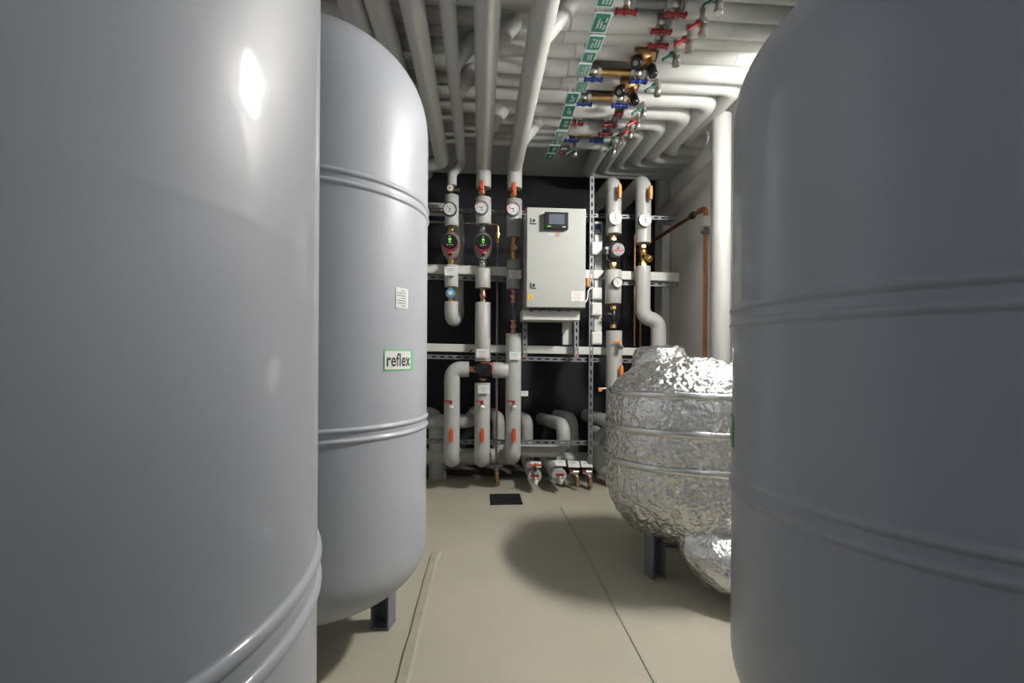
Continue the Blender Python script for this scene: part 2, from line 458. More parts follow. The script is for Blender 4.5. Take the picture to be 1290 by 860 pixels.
# ---------------------------------------------------------------- framework on the back wall
def strut_mb(p0, p1, w, d, nrm=(0, -1, 0), slot=.030, gap=.022):
    """slotted channel: a face with real slots between p0 and p1, two flanges behind it"""
    p0, p1 = Vector(p0), Vector(p1); ax = (p1 - p0).normalized(); L = (p1 - p0).length
    nr = Vector(nrm); nr = (nr - ax * nr.dot(ax)).normalized(); sd = ax.cross(nr)
    R3 = Matrix((ax, sd, nr)).transposed(); mb = MB(); mid = (p0 + p1) / 2; t = .0025
    e = w * .32
    for s in (-1, 1):
        mb.box(mid + sd * s * (w / 2 - e / 2), (L, e, t), R3)
        mb.box(mid + sd * s * (w / 2 - t / 2) - nr * d / 2, (L, t, d), R3)
    n = max(int(L / (slot + gap)), 1); st = L / n
    for i in range(n + 1):
        wd = st - slot if 0 < i < n else (st - slot) / 2 + .004
        c = p0 + ax * min(max(i * st, wd / 2), L - wd / 2)
        mb.box(c, (wd, w - 2 * e + .001, t), R3)
    return mb
def strut(label, p0, p1, w, d=.024, nrm=(0, -1, 0), slot=.03, gap=.022, name='slotted_rail', grp='slotted steel rails'):
    mb = strut_mb(p0, p1, w, d, nrm, slot, gap)
    return tag(mb.build(name, 'steel', None, p0), label, 'rail', grp)
YS = 3.078
def row(y0, y1, px1, Y=YS, px0=538):
    """end points of a sloping horizontal run, carried on to the left behind the tank"""
    a, b = at_y(px0, y0, Y), at_y(px1, y1, Y)
    d = (b - a) / (b.x - a.x); a2 = a + d * (-.80 - a.x); return a2, b
a, b = row(263.5, 275, 850); strut('slotted steel rail running behind the gauges, topmost of the rails', a, b, .026)
# second, thinner lip of the top rail is seen as its lower flange
a, b = row(349, 358.5, 855); strut('slotted steel rail directly under the middle white cable trunking', a, b, .028)
a, b = row(449, 454.5, 803); strut('slotted steel rail directly under the lower white cable trunking', a, b, .028)
a, b = row(556, 558, 772); strut('slotted steel rail near the floor, crossing in front of the lower pipes', a, b, .028)
def trunk(label, ya, yb, px1, h, Y=3.054):
    a, b = row(ya, yb, px1, Y); ax = (b - a).normalized(); R3 = Matrix((ax, (0, 1, 0), ax.cross(Vector((0, 1, 0))))).transposed()
    t = thing('cable_trunking', label, 'cable trunking', a, 'white cable trunkings')
    MB().box((a + b) / 2 + Vector((0, .027, 0)), ((b - a).length, .052, h), R3, .002).build('channel', 'trunk', t)
    MB().box((a + b) / 2 + Vector((0, -.002, .001)), ((b - a).length - .002, .006, h * .93), R3, .0015).build('cover', 'trunk', t)
    MB().box(b + ax * .002 + Vector((0, .027, 0)), (.004, .054, h + .003), R3, .001).build('end_cap', 'trunk', t)
trunk('white cable trunking crossing the wall behind the pumps, upper of the two', 338.2, 349.2, 855, .060)
trunk('white cable trunking crossing the wall below the control cabinet, lower of the two', 437.5, 443, 803, .052)
# uprights
p0, p1 = at_y(746, 222, 3.05), at_y(746, 606, 3.05); p1.x = p0.x; p1.z = .012
strut('upright slotted steel post from floor to ceiling right of the cabinet', p0, p1, .028, .024, name='slotted_post')
for px, lab in ((661.5, 'left slotted steel post under the control cabinet shelf'), (726.5, 'right slotted steel post under the control cabinet shelf')):
    p0, p1 = at_y(px, 402, 2.98), at_y(px, 449, 2.98); p1.x = p0.x
    t = thing('slotted_bracket', lab, 'bracket', p1, 'slotted posts under the cabinet')
    strut_mb(p0, p1, .029, .04, slot=.024, gap=.018).build('post', 'steel', t)
    MB().box(p1 + Vector((0, -.001, -.002)), (.031, .012, .006)).build('red_end_cap', 'redink', t)
# vertical white duct with junction boxes
def vbox(name, label, cat, px0, px1, y0, y1, Yf, dep, m, bev=.002, group=None, build=True):
    a, b = at_y(px0, y1, Yf), at_y(px1, y0, Yf); c = (a + b) / 2 + Vector((0, dep / 2, 0))
    mb = MB().box(c, (abs(b.x - a.x), dep, abs(b.z - a.z)), None, bev)
    if not build: return mb
    return tag(mb.build(name, m, None, (c.x, c.y, a.z)), label, cat, group)
vbox('wiring_duct', 'upright white wiring duct behind the small junction boxes, right of the cabinet', 'duct', 748.5, 759, 279, 434, 3.07, .05, 'trunk')
vbox('wiring_duct', 'upright white wiring duct between the two slotted posts under the cabinet', 'duct', 709, 721, 404, 434, 3.03, .04, 'trunk')
vbox('wiring_duct', 'tall white wiring duct on the right wall near the back corner', 'duct', 833.5, 844, 284, 446, 3.42, .05, 'trunk')
GB = 'junction boxes right of the cabinet'
for i, (y0, y1, lab) in enumerate(((305, 320, 'white junction box under the navy sticker, topmost of the column beside the cabinet'),
                                   (362, 376.5, 'white junction box just below the upper cable trunking, second in the column'),
                                   (381, 397, 'white junction box third from the top of the column beside the cabinet'),
                                   (418, 433.5, 'white junction box touching the lower cable trunking, bottom of the column'))):
    c = at_y(752, y1, 3.0); t = thing('junction_box', lab, 'box', c, GB)
    vbox('', '', '', 745.5, 758.5, y0, y1, 3.03, .04, 'white', .003, build=False).build('housing', 'white', t)
    vbox('', '', '', 746.5, 757.5, y0 + 1.2, y1 - 1.2, 3.025, .007, 'white', .003, build=False).build('lid', 'white', t)
t = thing('navy_sticker', 'navy blue sticker with white print on the upright white duct', 'sticker', at_y(754, 294, 3.068))
vbox('', '', '', 749.5, 757.5, 282, 295, 3.0665, .003, 'navy', 0, build=False).build('sheet', 'navy', t)
for k in range(3): vbox('', '', '', 750.5, 755 + k, 289 + k * 1.7, 289.8 + k * 1.7, 3.0655, .001, 'white', 0, build=False).build('print_line', 'white', t)

# ---------------------------------------------------------------- control cabinet
YFc = 2.76
A, B = at_y(663, 387, YFc), at_y(738.5, 262.5, YFc)
w_, h_ = B.x - A.x, B.z - A.z; cc = (A + B) / 2
t = thing('control_cabinet', 'light grey wall cabinet with a small dark touch screen on its door', 'cabinet', (cc.x, YFc + .12, A.z))
MB().box(cc + Vector((0, .125, 0)), (w_, .21, h_), None, .004).build('enclosure', 'cabinet', t)
door = MB().box(cc + Vector((0, .009, 0)), (w_ - .002, .018, h_ - .003), None, .004).build('door', 'cabinet', t)
MB().box(cc + Vector((-w_ / 2 - .003, .03, h_ / 2 - .012)), (.012, .02, .02), None, .002).build('hinge', 'redink', t)
def onface(px, py, off=0.): return at_y(px, py, YFc - off)
for y in (278.5, 359.5):
    p = onface(672, y); R3 = None
    lk = MB().box(p + Vector((0, -.002, 0)), (.030, .005, .030), None, .002).build('lock_plate', 'cabinet', door)
    MB().cyl(p + Vector((.002, -.006, .002)), (0, 1, 0), .0085, .006, 18).build('lock_cylinder', 'ink', door)
    MB().box(p + Vector((-.0155, -.003, 0)), (.004, .004, .034)).box(p + Vector((0, -.003, -.0155)), (.034, .004, .004)).build('lock_edge', 'ink', door)
a, b = onface(685, 289.5), onface(715, 269.5); c = (a + b) / 2
MB().box(c + Vector((0, -.017, 0)), (b.x - a.x, .036, b.z - a.z), None, .004).build('screen_bezel', 'black', door)
MB().box(c + Vector((0, -.0355, .006)), ((b.x - a.x) * .64, .003, (b.z - a.z) * .60), None, .0008).build('screen', 'screen', door)
MB().box(c + Vector((-.045, -.0355, -.036)), (.022, .003, .006), None, .001).build('status_light', 'lcd', door)
MB().box(c + Vector((.045, -.0355, -.038)), (.018, .002, .004)).build('bezel_print', 'white', door)
p = onface(702.2, 295.5)
mb = MB(); N = 24
for i in range(N):
    for r0, r1 in ((.0075, .0125),):
        q = [p + Vector((r * math.cos(2 * PI * k / N), -.0012, r * math.sin(2 * PI * k / N))) for k in (i, i + 1) for r in (r0, r1)]
        v = [mb.bm.verts.new(x) for x in q]; mb.face([v[0], v[1], v[3], v[2]])
mb.build('emblem_ring', 'redink', door)
MB().box(onface(694.5, 295.5) + Vector((0, -.001, 0)), (.040, .001, .010)).build('emblem_plate', 'white', door)
for k in range(6): MB().box(onface(690.5 + k * 1.7, 295.6) + Vector((0, -.002, 0)), (.0045, .001, .0065)).build('emblem_print', 'steel', door)
p = onface(668.3, 374); MB().cyl(p + Vector((0, -.001, 0)), (0, 1, 0), .0165, .002, 28).build('warning_sticker', 'yellow', door)
MB().box(p + Vector((.001, -.0026, .004)), (.003, .001, .010)).box(p + Vector((0, -.0026, -.005)), (.010, .001, .003)).build('warning_print', 'ink', door)
lb = MB().box(onface(728, 373) + Vector((0, -.001, 0)), (.079, .002, .060)).build('notice_label', 'white', door)
for k in range(6):
    MB().box(onface(727.5, 369 + k * 1.9) + Vector((-.004 * (k % 2), -.0025, 0)), (.058 - .014 * (k % 3), .001, .0022)).build('print_line', 'redink' if k < 2 else 'steel', door)
MB().box(cc + Vector((.01, .12, -h_ / 2 - .005)), (w_ * .9, .17, .010)).build('gland_plate', 'black', t)
for k in range(11):
    MB().cyl(cc + Vector((-w_ * .40 + k * w_ * .08, .055 + .03 * (k % 2), -h_ / 2 - .011)), (0, 0, 1), .010, .012, 12, .002).build('cable_gland', 'steel' if k % 3 else 'dark_iron', t)
p = at_y(741, 356, 2.88); MB().box(p + Vector((-.004, 0, 0)), (.014, .035, .052), None, .005).build('isolator_knob', 'orange', t)
a, b = at_y(658.5, 402.5, 2.83), at_y(730.5, 390.5, 2.83); c = (a + b) / 2
tag(MB().box(c + Vector((0, .10, 0)), (b.x - a.x, .2, b.z - a.z), None, .003).build('cabinet_shelf', 'trunk', None, (c.x, c.y, a.z)), 'white metal shelf channel the control cabinet stands on', 'shelf')
def cable(label, pts, r, m='white'):
    mb = MB().tube(fillet(pts, .05, 8), r, 10); return tag(mb.build('cable', m, None, pts[0]), label, 'cable')
cable('thin white cable curving from the cabinet underside to the junction boxes', [at_y(724, 389, 2.86), at_y(731, 388.5, 2.88), at_y(740, 377, 2.95), at_y(741, 365, 3.0), at_y(747, 362, 3.03)], .0045)
cable('black cable loop on the trunking left of the old grey pump', [at_y(754, 350, 3.05), at_y(757, 349.5, 3.04), at_y(762.5, 341, 3.035), at_y(764, 332, 3.035)], .004, 'black')
cable('black cable loop beside the lower left trunking', [at_y(591, 448, 3.06), at_y(592, 442, 3.05), at_y(595.5, 440, 3.05)], .004, 'black')
cable('grey cable hanging from the junction boxes to the black check valve', [at_y(757, 401, 3.04), at_y(764, 404, 3.03), at_y(769, 405, 2.985)], .0045, 'ink')
# ---------------------------------------------------------------- fittings (each built once at the origin, facing -Y)
def mk_gauge(kind):
    t = thing('gauge', 'x', 'gauge')
    r = .043
    m = {'dark': 'black', 'color': 'rim', 'steel': 'nickel'}[kind]
    MB().lathe([(0, .030), (r * .9, .030), (r, .024), (r, 0), (r * .985, -.004), (r * .90, -.004), (r * .88, .001)], axis=(0, 1, 0), n=40).build('case', m, t)
    d = MB().cyl((0, .0015, 0), (0, 1, 0), r * .885, .002, 40).build('dial', 'dial', t)
    if kind == 'color':
        for nm, m2, a0, a1 in (('red_arc', 'redink', 15, 165), ('blue_arc', 'blueink', 195, 320)):
            mb = MB(); N = 20
            for i in range(N):
                q = []
                for k in (i, i + 1):
                    an = math.radians(a0 + (a1 - a0) * k / N)
                    for rr in (.78, .86): q.append(Vector((r * rr * math.cos(an + .6), -.0002, r * rr * math.sin(an + .6))))
                v = [mb.bm.verts.new(x) for x in q]; mb.face([v[0], v[1], v[3], v[2]])
            mb.build(nm, m2, d)
    tk = MB()
    for k in range(11):
        an = math.radians(225 - 27 * k); c = Vector((math.cos(an), 0, math.sin(an)))
        tk.box(c * r * .66 + Vector((0, -.0003, 0)), (.009, .0012, .0016), Matrix.Rotation(-an, 3, 'Y'))
    tk.build('scale_marks', 'ink', d)
    an = math.radians({'dark': 135, 'color': 165, 'steel': 95}[kind])
    MB().box(Vector((math.cos(an), 0, math.sin(an))) * r * .26 + Vector((0, -.0018, 0)), (r * .80, .001, .0024), Matrix.Rotation(-an, 3, 'Y')).box((0, -.0018, -r * .35), (.016, .001, .004)).cyl((0, -.002, 0), (0, 1, 0), .004, .003, 12).build('needle', 'ink', t)
    MB().cyl((0, .040, 0), (0, 1, 0), .011, .03, 14).build('stem', 'brass', t)
    return t
def mk_pump():
    t = thing('circulation_pump', 'x', 'pump')
    # volute with flanged necks
    MB().lathe([(.026, -.085), (.028, -.076), (.045, -.060), (.058, -.025), (.060, .02), (.054, .055), (.036, .076), (.026, .085)], n=36, c=(0, .01, 0)).build('housing', 'casting', t)
    MB().cyl((0, -.045, .02), (0, 1, 0), .051, .05, 40, .004).build('motor_body', 'casting', t)
    MB().lathe([(.0505, -.07), (.0515, -.066), (.0515, -.055), (.0505, -.051)], c=(0, 0, .02), axis=(0, 1, 0), n=40).build('trim_ring', 'casting', t)
    hd = MB().cyl((0, -.078, .023), (0, 1, 0), .0475, .03, 40, .006).build('control_head', 'black', t)
    MB().box((0, -.0945, .036), (.017, .003, .014)).box((0, -.0945, .019), (.015, .003, .006)).build('display', 'lcd', hd)
    bt = MB()
    for dx in (-.014, 0, .014): bt.cyl((dx, -.0945, .003), (0, 1, 0), .0032, .003, 12)
    bt.build('button', 'dial', hd)
    MB().box((0, -.0945, .055), (.016, .002, .003)).build('head_print', 'dial', hd)
    c = MB(); N = 18; prev = None
    for i in range(N + 1):
        a = math.radians(200 + 140 * i / N)
        rg = [c.bm.verts.new((rr * math.cos(a), yy, .021 + rr * math.sin(a))) for rr, yy in ((.040, -.086), (.053, -.086), (.053, -.062), (.040, -.062))]
        if prev:
            for k in range(4): c.face([prev[k], prev[(k + 1) % 4], rg[(k + 1) % 4], rg[k]])
        else: c.face(rg)
        prev = rg
    c.face(prev[::-1]); c.box((0, -.072, -.040), (.03, .022, .018), None, .004)
    c.build('red_collar', 'maroon', t)
    MB().cyl((.0, -.05, -.047), (0, 1, 0), .010, .03, 12, .002).build('drain_plug', 'black', t)
    for o in t.children:
        if not o.name.startswith('housing'): o.location.z -= .018
    return t
M['plate_grey'] = mat('grey_face_plate', (.13, .13, .14), .5, .2)
def mk_old_pump():
    t = thing('circulation_pump', 'x', 'pump')
    MB().lathe([(.022, -.085), (.026, -.07), (.046, -.045), (.05, 0), (.044, .045), (.026, .07), (.022, .085)], n=30, c=(0, .02, 0)).build('housing', 'dark_iron', t)
    MB().cyl((.008, -.04, .0), (0, 1, 0), .046, .07, 12, .006).build('motor', 'steel', t)
    f = MB().cyl((.010, -.077, .0), (0, 1, 0), .042, .006, 32, .002).build('face_plate', 'plate_grey', t)
    MB().box((.010, -.0815, -.006), (.066, .002, .008)).build('red_band', 'redink', f)
    MB().cyl((.010, -.082, .008), (0, 1, 0), .008, .006, 14).build('centre_screw', 'dark_iron', f)
    MB().cyl((.010, -.0815, -.022), (0, 1, 0), .004, .003, 10).build('label_dot', 'dial', f)
    MB().box((-.048, -.02, .0), (.035, .06, .055), None, .006).build('terminal_box', 'dark_iron', t)
    MB().tube(fillet([(-.05, -.03, -.02), (-.055, -.035, -.055), (-.02, -.03, -.07)], .02), .004, 10).build('cable', 'black', t)
    MB().cyl((-.060, -.05, .012), (0, 1, 0), .009, .02, 12).build('speed_switch', 'steel', t)
    return t
def hexbody(mb, z0, z1, r, ax=(0, 0, 1)):
    c = Vector(ax) * ((z0 + z1) / 2); mb.cyl(c, ax, r, z1 - z0, 6, .0015)
def mk_lever_valve():
    """vertical brass ball valve with a long flat lever in front"""
    t = thing('ball_valve', 'x', 'valve')
    mb = MB(); hexbody(mb, -.040, -.020, .021); hexbody(mb, .020, .040, .021); mb.ball((0, 0, 0), .025, 18); mb.cyl((0, -.024, .006), (0, 1, 0), .009, .02, 12)
    mb.build('body', 'brass', t)
    lv = MB()
    lv.box((0, -.043, .024), (.026, .013, .076), Matrix.Rotation(.10, 3, 'X'), .006)
    lv.cyl((0, -.038, .004), (0, 1, 0), .012, .012, 16, .002)
    lv.build('lever', 'vermil', t)
    MB().cyl((0, -.052, .004), (0, 1, 0), .005, .006, 6).build('nut', 'nickel', t)
    return t
def mk_flat_lever(m):
    t = thing('lever_handle', 'x', 'handle')
    mb = MB(); prev = None          # boat-shaped lever, wider in the middle
    prof = [(-.043, .008), (-.036, .011), (-.012, .013), (.012, .013), (.036, .011), (.043, .008)]
    for z, w in prof:
        rg = [mb.bm.verts.new((x, y, z)) for x, y in ((-w, -.026), (-w * .6, -.036), (w * .6, -.036), (w, -.026), (w, -.018), (-w, -.018))]
        if prev:
            for k in range(6): mb.face([prev[k], prev[(k + 1) % 6], rg[(k + 1) % 6], rg[k]])
        else: mb.face(rg[::-1])
        prev = rg
    mb.face(prev); mb.build('grip', m, t)
    MB().cyl((0, -.008, 0), (0, 1, 0), .010, .03, 14).build('spindle', 'black', t)
    return t
def mk_tee_tap(m, knob='white'):
    """small drain tap: red T handle above a pale round cap"""
    t = thing('drain_tap', 'x', 'tap')
    mb = MB(); mb.cyl((0, -.015, 0), (0, 1, 0), .012, .05, 16, .002); mb.cyl((0, -.022, -.002), (0, 1, 0), .016, .016, 6, .001); mb.build('body', 'nickel', t)
    MB().cyl((.002, -.045, -.012), Vector((0, 1, .5)), .0155, .022, 20, .004).build('cap', knob, t)
    h = MB(); h.box((-.016, -.026, .026), (.050, .012, .012), Matrix.Rotation(.06, 3, 'Y'), .004); h.box((-.002, -.026, .018), (.016, .012, .018), None, .003); h.build('handle', m, t)
    return t
def mk_check_valve():
    t = thing('check_valve', 'x', 'valve')
    mb = MB(); hexbody(mb, -.072, -.050, .023); mb.cyl((0, 0, -.035), (0, 0, 1), .018, .03, 20); mb.lathe([(.018, -.025), (.026, -.012), (.026, .012), (.018, .025)], n=24)
    mb.cyl((0, 0, .036), (0, 0, 1), .018, .03, 20); hexbody(mb, .050, .072, .023); mb.build('body', 'brass', t)
    MB().cyl((.002, -.022, 0), (0, 1, 0), .021, .028, 24, .003).build('cover_cap', 'bronze', t)
    return t
def mk_angle_valve():
    """brass valve with a slanted bonnet"""
    t = thing('strainer_valve', 'x', 'valve')
    mb = MB(); hexbody(mb, -.080, -.048, .029); mb.cyl((0, 0, -.01), (0, 0, 1), .020, .10, 20); hexbody(mb, .045, .066, .024); mb.ball((0, 0, .022), .027, 18); mb.build('body', 'brass', t)
    d = Vector((.45, -.75, -.5)).normalized(); b = MB().cyl(d * .035, d, .021, .05, 20, .002); b.cyl(d * .064, d, .023, .018, 6, .002); b.build('bonnet', 'brass', t)
    return t
def mk_union(m):
    t = thing('pipe_union', 'x', 'fitting')
    mb = MB(); hexbody(mb, -.024, -.006, .026); mb.build('nut', m, t)
    MB().lathe([(0, -.0061), (.023, -.006), (.022, .004), (.018, .010), (.018, .024), (0, .024)], n=22).build('tailpiece', m, t)
    return t
def mk_copper_valve():
    t = thing('shutoff_valve', 'x', 'valve')
    mb = MB(); mb.cyl((0, 0, 0), (0, 0, 1), .016, .085, 20, .002); mb.cyl((0, 0, .036), (0, 0, 1), .020, .014, 20, .003); mb.cyl((0, 0, -.036), (0, 0, 1), .020, .014, 20, .003); mb.ball((0, 0, 0), .023, 18); mb.build('body', 'copper_pink', t)
    MB().cyl((0, -.026, .002), (0, 1, 0), .010, .018, 14, .002).build('spindle_cap', 'redink', t)
    MB().box((0, -.037, .002), (.006, .006, .024), None, .002).build('key', 'nickel', t)
    return t
def mk_blue_valve():
    t = thing('regulating_valve', 'x', 'valve')
    mb = MB(); hexbody(mb, -.042, -.024, .022); hexbody(mb, .024, .042, .022); mb.ball((0, 0, 0), .026, 18); mb.cyl((.03, 0, .004), (1, 0, 0), .009, .03, 12); mb.build('body', 'brass', t)
    MB().cyl((-.004, -.028, 0), (0, 1, 0), .031, .018, 24, .005).build('hand_wheel', 'mid_blue', t)
    MB().cyl((-.004, -.038, 0), (0, 1, 0), .014, .006, 20, .001).build('dial_face', 'dial', t)
    return t
M['mid_blue'] = mat('mid_blue_wheel', (.10, .26, .45), .4)
def mk_relief():
    t = thing('fill_valve', 'x', 'valve')
    mb = MB(); mb.cyl((0, 0, 0), (0, 0, 1), .012, .06, 16); mb.ball((0, 0, 0), .021, 16); mb.cyl((.034, 0, 0), (1, 0, 0), .008, .026, 10); hexbody(mb, -.034, -.018, .015); mb.build('body', 'brass', t)
    MB().cyl((-.004, -.020, .002), (0, 1, 0), .025, .016, 26, .003).build('gauge_case', 'dark_green', t)
    d = MB().cyl((-.004, -.0285, .002), (0, 1, 0), .020, .003, 26).build('dial', 'dial', t)
    MB().box((-.010, -.0305, .001), (.010, .001, .012)).build('red_mark', 'redink', d)
    MB().cyl((.048, 0, 0), (1, 0, 0), .013, .010, 14, .002).build('cap', 'dark_green', t)
    return t
M['dark_green'] = mat('dark_green_plastic', (.05, .085, .05), .45)
def mk_tag(lines, m='ink'):
    t = thing('pipe_tag', 'x', 'tag')
    MB().box((0, 0, 0), (.080, .003, .055), None, .001).build('plate', 'white', t)
    for k in range(lines):
        MB().box((-.006 + .004 * (k % 2), -.0022, .014 - k * .011), (.052 - .016 * (k % 3), .001, .0022)).build('print_line', 'redink' if k == 0 and m == 'red' else 'steel', t)
    MB().cyl((0, .010, .0), (0, 1, 0), .004, .018, 8).build('holder', 'steel', t)
    return t
# ---------------------------------------------------------------- pipe columns on the wall
YP = 3.0
class Colm:
    def __init__(s, name, label, px, Y=YP, pxy=400, group='insulated pipe columns on the wall'):
        s.Y = Y; s.px = px; s.x = at_y(px, pxy, Y).x; s.top = None
        s.t = thing(name, label, 'pipe', (s.x, Y, .0), group)
    def z(s, y): return at_y(s.px, y, s.Y).z
    def pt(s, y, dy=0., dx=0.): return Vector((s.x + dx, s.Y + dy, s.z(y)))
    def shell(s, y0, y1, wpx, m='pvc', name='insulation', seam=True):
        r = wpx / 2 * pix(0, s.Y); a, b = s.pt(y0), s.pt(y1)
        mb = MB().cyl((a + b) / 2, (0, 0, 1), r, (a - b).length, 36, .002)
        return mb.build(name, m, s.t)
    def bare(s, y0, y1, r, m, name='bare_pipe'):
        a, b = s.pt(y0), s.pt(y1)
        return MB().cyl((a + b) / 2, (0, 0, 1), r, (a - b).length, 20).build(name, m, s.t)
def seam_ring(p, ax, r, m, par): MB().lathe([(r, -.0025), (r + .0014, -.0012), (r + .0014, .0012), (r, .0025)], c=p, axis=ax, n=36).build('seam', m, par)
ZP = 2.092                     # axis height of the pipes that run to the back under the ceiling
def at_ceiling(px, y, Y=YP): return at_y(px, y, Y)
# column 1 (x=568)
c1 = Colm('insulated_pipe', 'grey insulated pipe column with the red and green dial, first beside the left tank', 568.5)
r1 = 17 / 2 * pix(0, YP)
c1.shell(246.5, 285, 17); c1.shell(334.2, 361.5, 17)
p = c1.pt(380); q = c1.pt(401)
MB().tube([p, Vector((p.x, p.y, q.z)), Vector((p.x + .03, 3.185, q.z)), Vector((p.x + .03, 3.185, c1.z(253))), Vector((-.82, 3.185, c1.z(252)))], r1, 32, .075).build('return_pipe_insulation', 'pvc', c1.t)
c1.bare(247, 244.6, .013, 'brass'); c1.bare(381, 378, .013, 'brass')
# column 2
c2 = Colm('insulated_pipe', 'grey insulated pipe column above the black mixing valve, second from the left tank', 608.3)
r2 = 19.6 / 2 * pix(0, YP)
c2.shell(249.5, 283, 19.3, 'pvc'); c2.shell(338.5, 363, 19.3); c2.shell(381, 455, 19.6)

c3 = Colm('insulated_pipe', 'grey insulated pipe column with dark grey sleeves, beside the cabinet', 647.2)
r3 = 19.6 / 2 * pix(0, YP)
c3.shell(252, 299.5, 19.3, 'pvc_dark'); c3.shell(328, 364, 19.3, 'pvc_dark')

def lower(c, y0, y1, r, label_m='pvc_white', extra=None):
    """long lower shell ending in an elbow that turns back to the wall"""
    p = c.pt(y0); zb = c.z(y1) + r * .95
    MB().tube([p, Vector((p.x, p.y, zb)), Vector((p.x, 3.30, zb))], r, 36, .06).build('lower_insulation', label_m, c.t)
    seam_ring(Vector((p.x, p.y, zb + .062)), (0, 0, 1), r, label_m, c.t)
lower(c2, 482, 590, r2); 
lower(c3, 420, 586, r3)
# elbow pipe left of the mixing valve
c0 = Colm('insulated_pipe', 'grey insulated pipe bending down left of the black mixing valve', 569.3, pxy=520)
p = at_y(591, 465, YP); zb = c0.z(590) + r2 * .95
MB().tube([Vector((p.x, YP, p.z)), Vector((c0.x, YP, p.z)), Vector((c0.x, YP, zb)), Vector((c0.x, 3.30, zb))], r2, 36, .062).build('lower_insulation', 'pvc_white', c0.t)
seam_ring(Vector((c0.x, YP, zb + .062)), (0, 0, 1), r2, 'pvc_white', c0.t)
b_ = at_y(606, 465, YP); MB().cyl(((p.x + b_.x) / 2, YP, p.z), (1, 0, 0), .014, b_.x - p.x, 20).build('bare_pipe', 'brass', c0.t)
MB().cyl((p.x + .012, YP, p.z), (1, 0, 0), .021, .016, 6, .001).cyl((p.x + .034, YP, p.z), (1, 0, 0), .023, .016, 6, .001).build('union_nut', 'brass', c0.t)
a_ = at_y(620.5, 466, YP); b_ = at_y(640, 466, YP)
MB().cyl(((a_.x + b_.x) / 2, YP, a_.z), (1, 0, 0), .051, b_.x - a_.x, 36, .002).build('branch_insulation', 'pvc_white', c3.t)
# mixing valve
p = at_y(608.5, 465, YP)
t = thing('mixing_valve', 'black three way mixing valve with red trim between the tag and the lower pipe', 'valve', p)
mb = MB(); mb.cyl(p, (1, 0, 0), .030, .10, 24, .003); mb.cyl(p + Vector((0, 0, -.035)), (0, 0, 1), .024, .05, 20, .002); mb.build('body', 'dark_iron', t)
MB().box(p + Vector((.018, -.050, .002)), (.075, .06, .078), None, .010).build('actuator', 'black', t)
MB().cyl(p + Vector((-.022, -.058, .004)), (0, 1, 0), .034, .065, 28, .006).build('dial_knob', 'black', t)
MB().box(p + Vector((.020, -.052, .0415)), (.070, .045, .005), None, .002).box(p + Vector((.0565, -.052, .005)), (.005, .045, .065), None, .002).build('red_trim', 'redink', t)
MB().cyl(p + Vector((.0, 0, -.062)), (0, 0, 1), .024, .018, 6, .001).build('union_nut', 'brass', t)
# gauges
G = 'round dial gauges on the pipe columns'
yf = lambda c, w: c.Y - w / 2 * pix(0, c.Y) - .030
def pg(kind, px, py, Y, lab, s=1., g=G): place('gauge' + kind, lambda: mk_gauge(kind), at_y(px, py, Y), lab, g, scale=s)
pg('dark', 566.8, 263, 2.93, 'round white thermometer with a black rim on the first pipe column')
pg('color', 606.8, 261.5, 2.925, 'round gauge with red and blue scale on the second pipe column')
pg('color', 646.8, 263, 2.925, 'round gauge with red and blue scale on the dark sleeve beside the cabinet')
pg('steel', 775.5, 274.5, 2.925, 'round white gauge with a pale steel rim above the old grey pump', .97)
pg('steel', 813, 277, 2.925, 'round white gauge with a pale steel rim on the rightmost pipe column', .97)
pg('dark', 778.5, 355.5, 2.925, 'small round white gauge with black rim below the old grey pump', .78)
# pumps
GPU = 'circulation pumps with green displays'
place('pump', mk_pump, at_y(567.8, 309.5, YP), 'grey circulation pump with black head on the first pipe column', GPU)
place('pump', mk_pump, at_y(608.6, 310, YP), 'grey circulation pump with black head on the second pipe column', GPU)
place('opump', mk_old_pump, at_y(772.5, 317.5, YP), 'older grey circulation pump with a red band on its face plate')
# valves
place('rel', mk_relief, at_y(568.5, 239, YP), 'small fill valve with a red and white dial on top of the first pipe column')
GV = 'brass valves with vermilion levers'
place('lv', mk_lever_valve, at_y(607.3, 242.5, YP), 'brass ball valve with vermilion lever above the second column gauge', GV)
place('lv', mk_lever_valve, at_y(647, 245, YP), 'brass ball valve with vermilion lever above the gauge beside the cabinet', GV)
place('chk', mk_check_valve, at_y(647, 313.5, YP), 'brass check valve with round cap between the two dark grey sleeves')
place('blue', mk_blue_valve, at_y(568.5, 370, YP), 'brass regulating valve with pale blue wheel below the first pump')
GC = 'pinkish copper shutoff valves'
place('cv', mk_copper_valve, at_y(608.5, 372, YP), 'pinkish copper shutoff valve below the second pump', GC)
place('cv', mk_copper_valve, at_y(647, 373, YP), 'pinkish copper shutoff valve below the lower dark grey sleeve', GC)
place('cv', mk_copper_valve, at_y(647, 411, YP), 'pinkish copper shutoff valve under the sight glass', GC)
a_, b_ = at_y(647, 381, YP), at_y(647, 403, YP); t = thing('sight_glass', 'dark glass sight tube between two copper valves beside the cabinet shelf', 'sight glass', (c3.x, YP, b_.z))
MB().cyl((c3.x, YP, (a_.z + b_.z) / 2), (0, 0, 1), .013, a_.z - b_.z, 20).build('tube', 'glass', t)
MB().cyl((c3.x, YP, (a_.z + b_.z) / 2), (0, 0, 1), .006, a_.z - b_.z, 12).build('float_rod', 'dark_iron', t)
GU = 'pipe unions above and below the pumps'
place('un_b', lambda: mk_union('brass'), at_y(568.5, 290, YP), 'brass pipe union above the first pump', GU)
place('un_b', lambda: mk_union('brass'), at_y(568.5, 329.5, YP), 'brass pipe union below the first pump', GU, (PI, 0, 0))
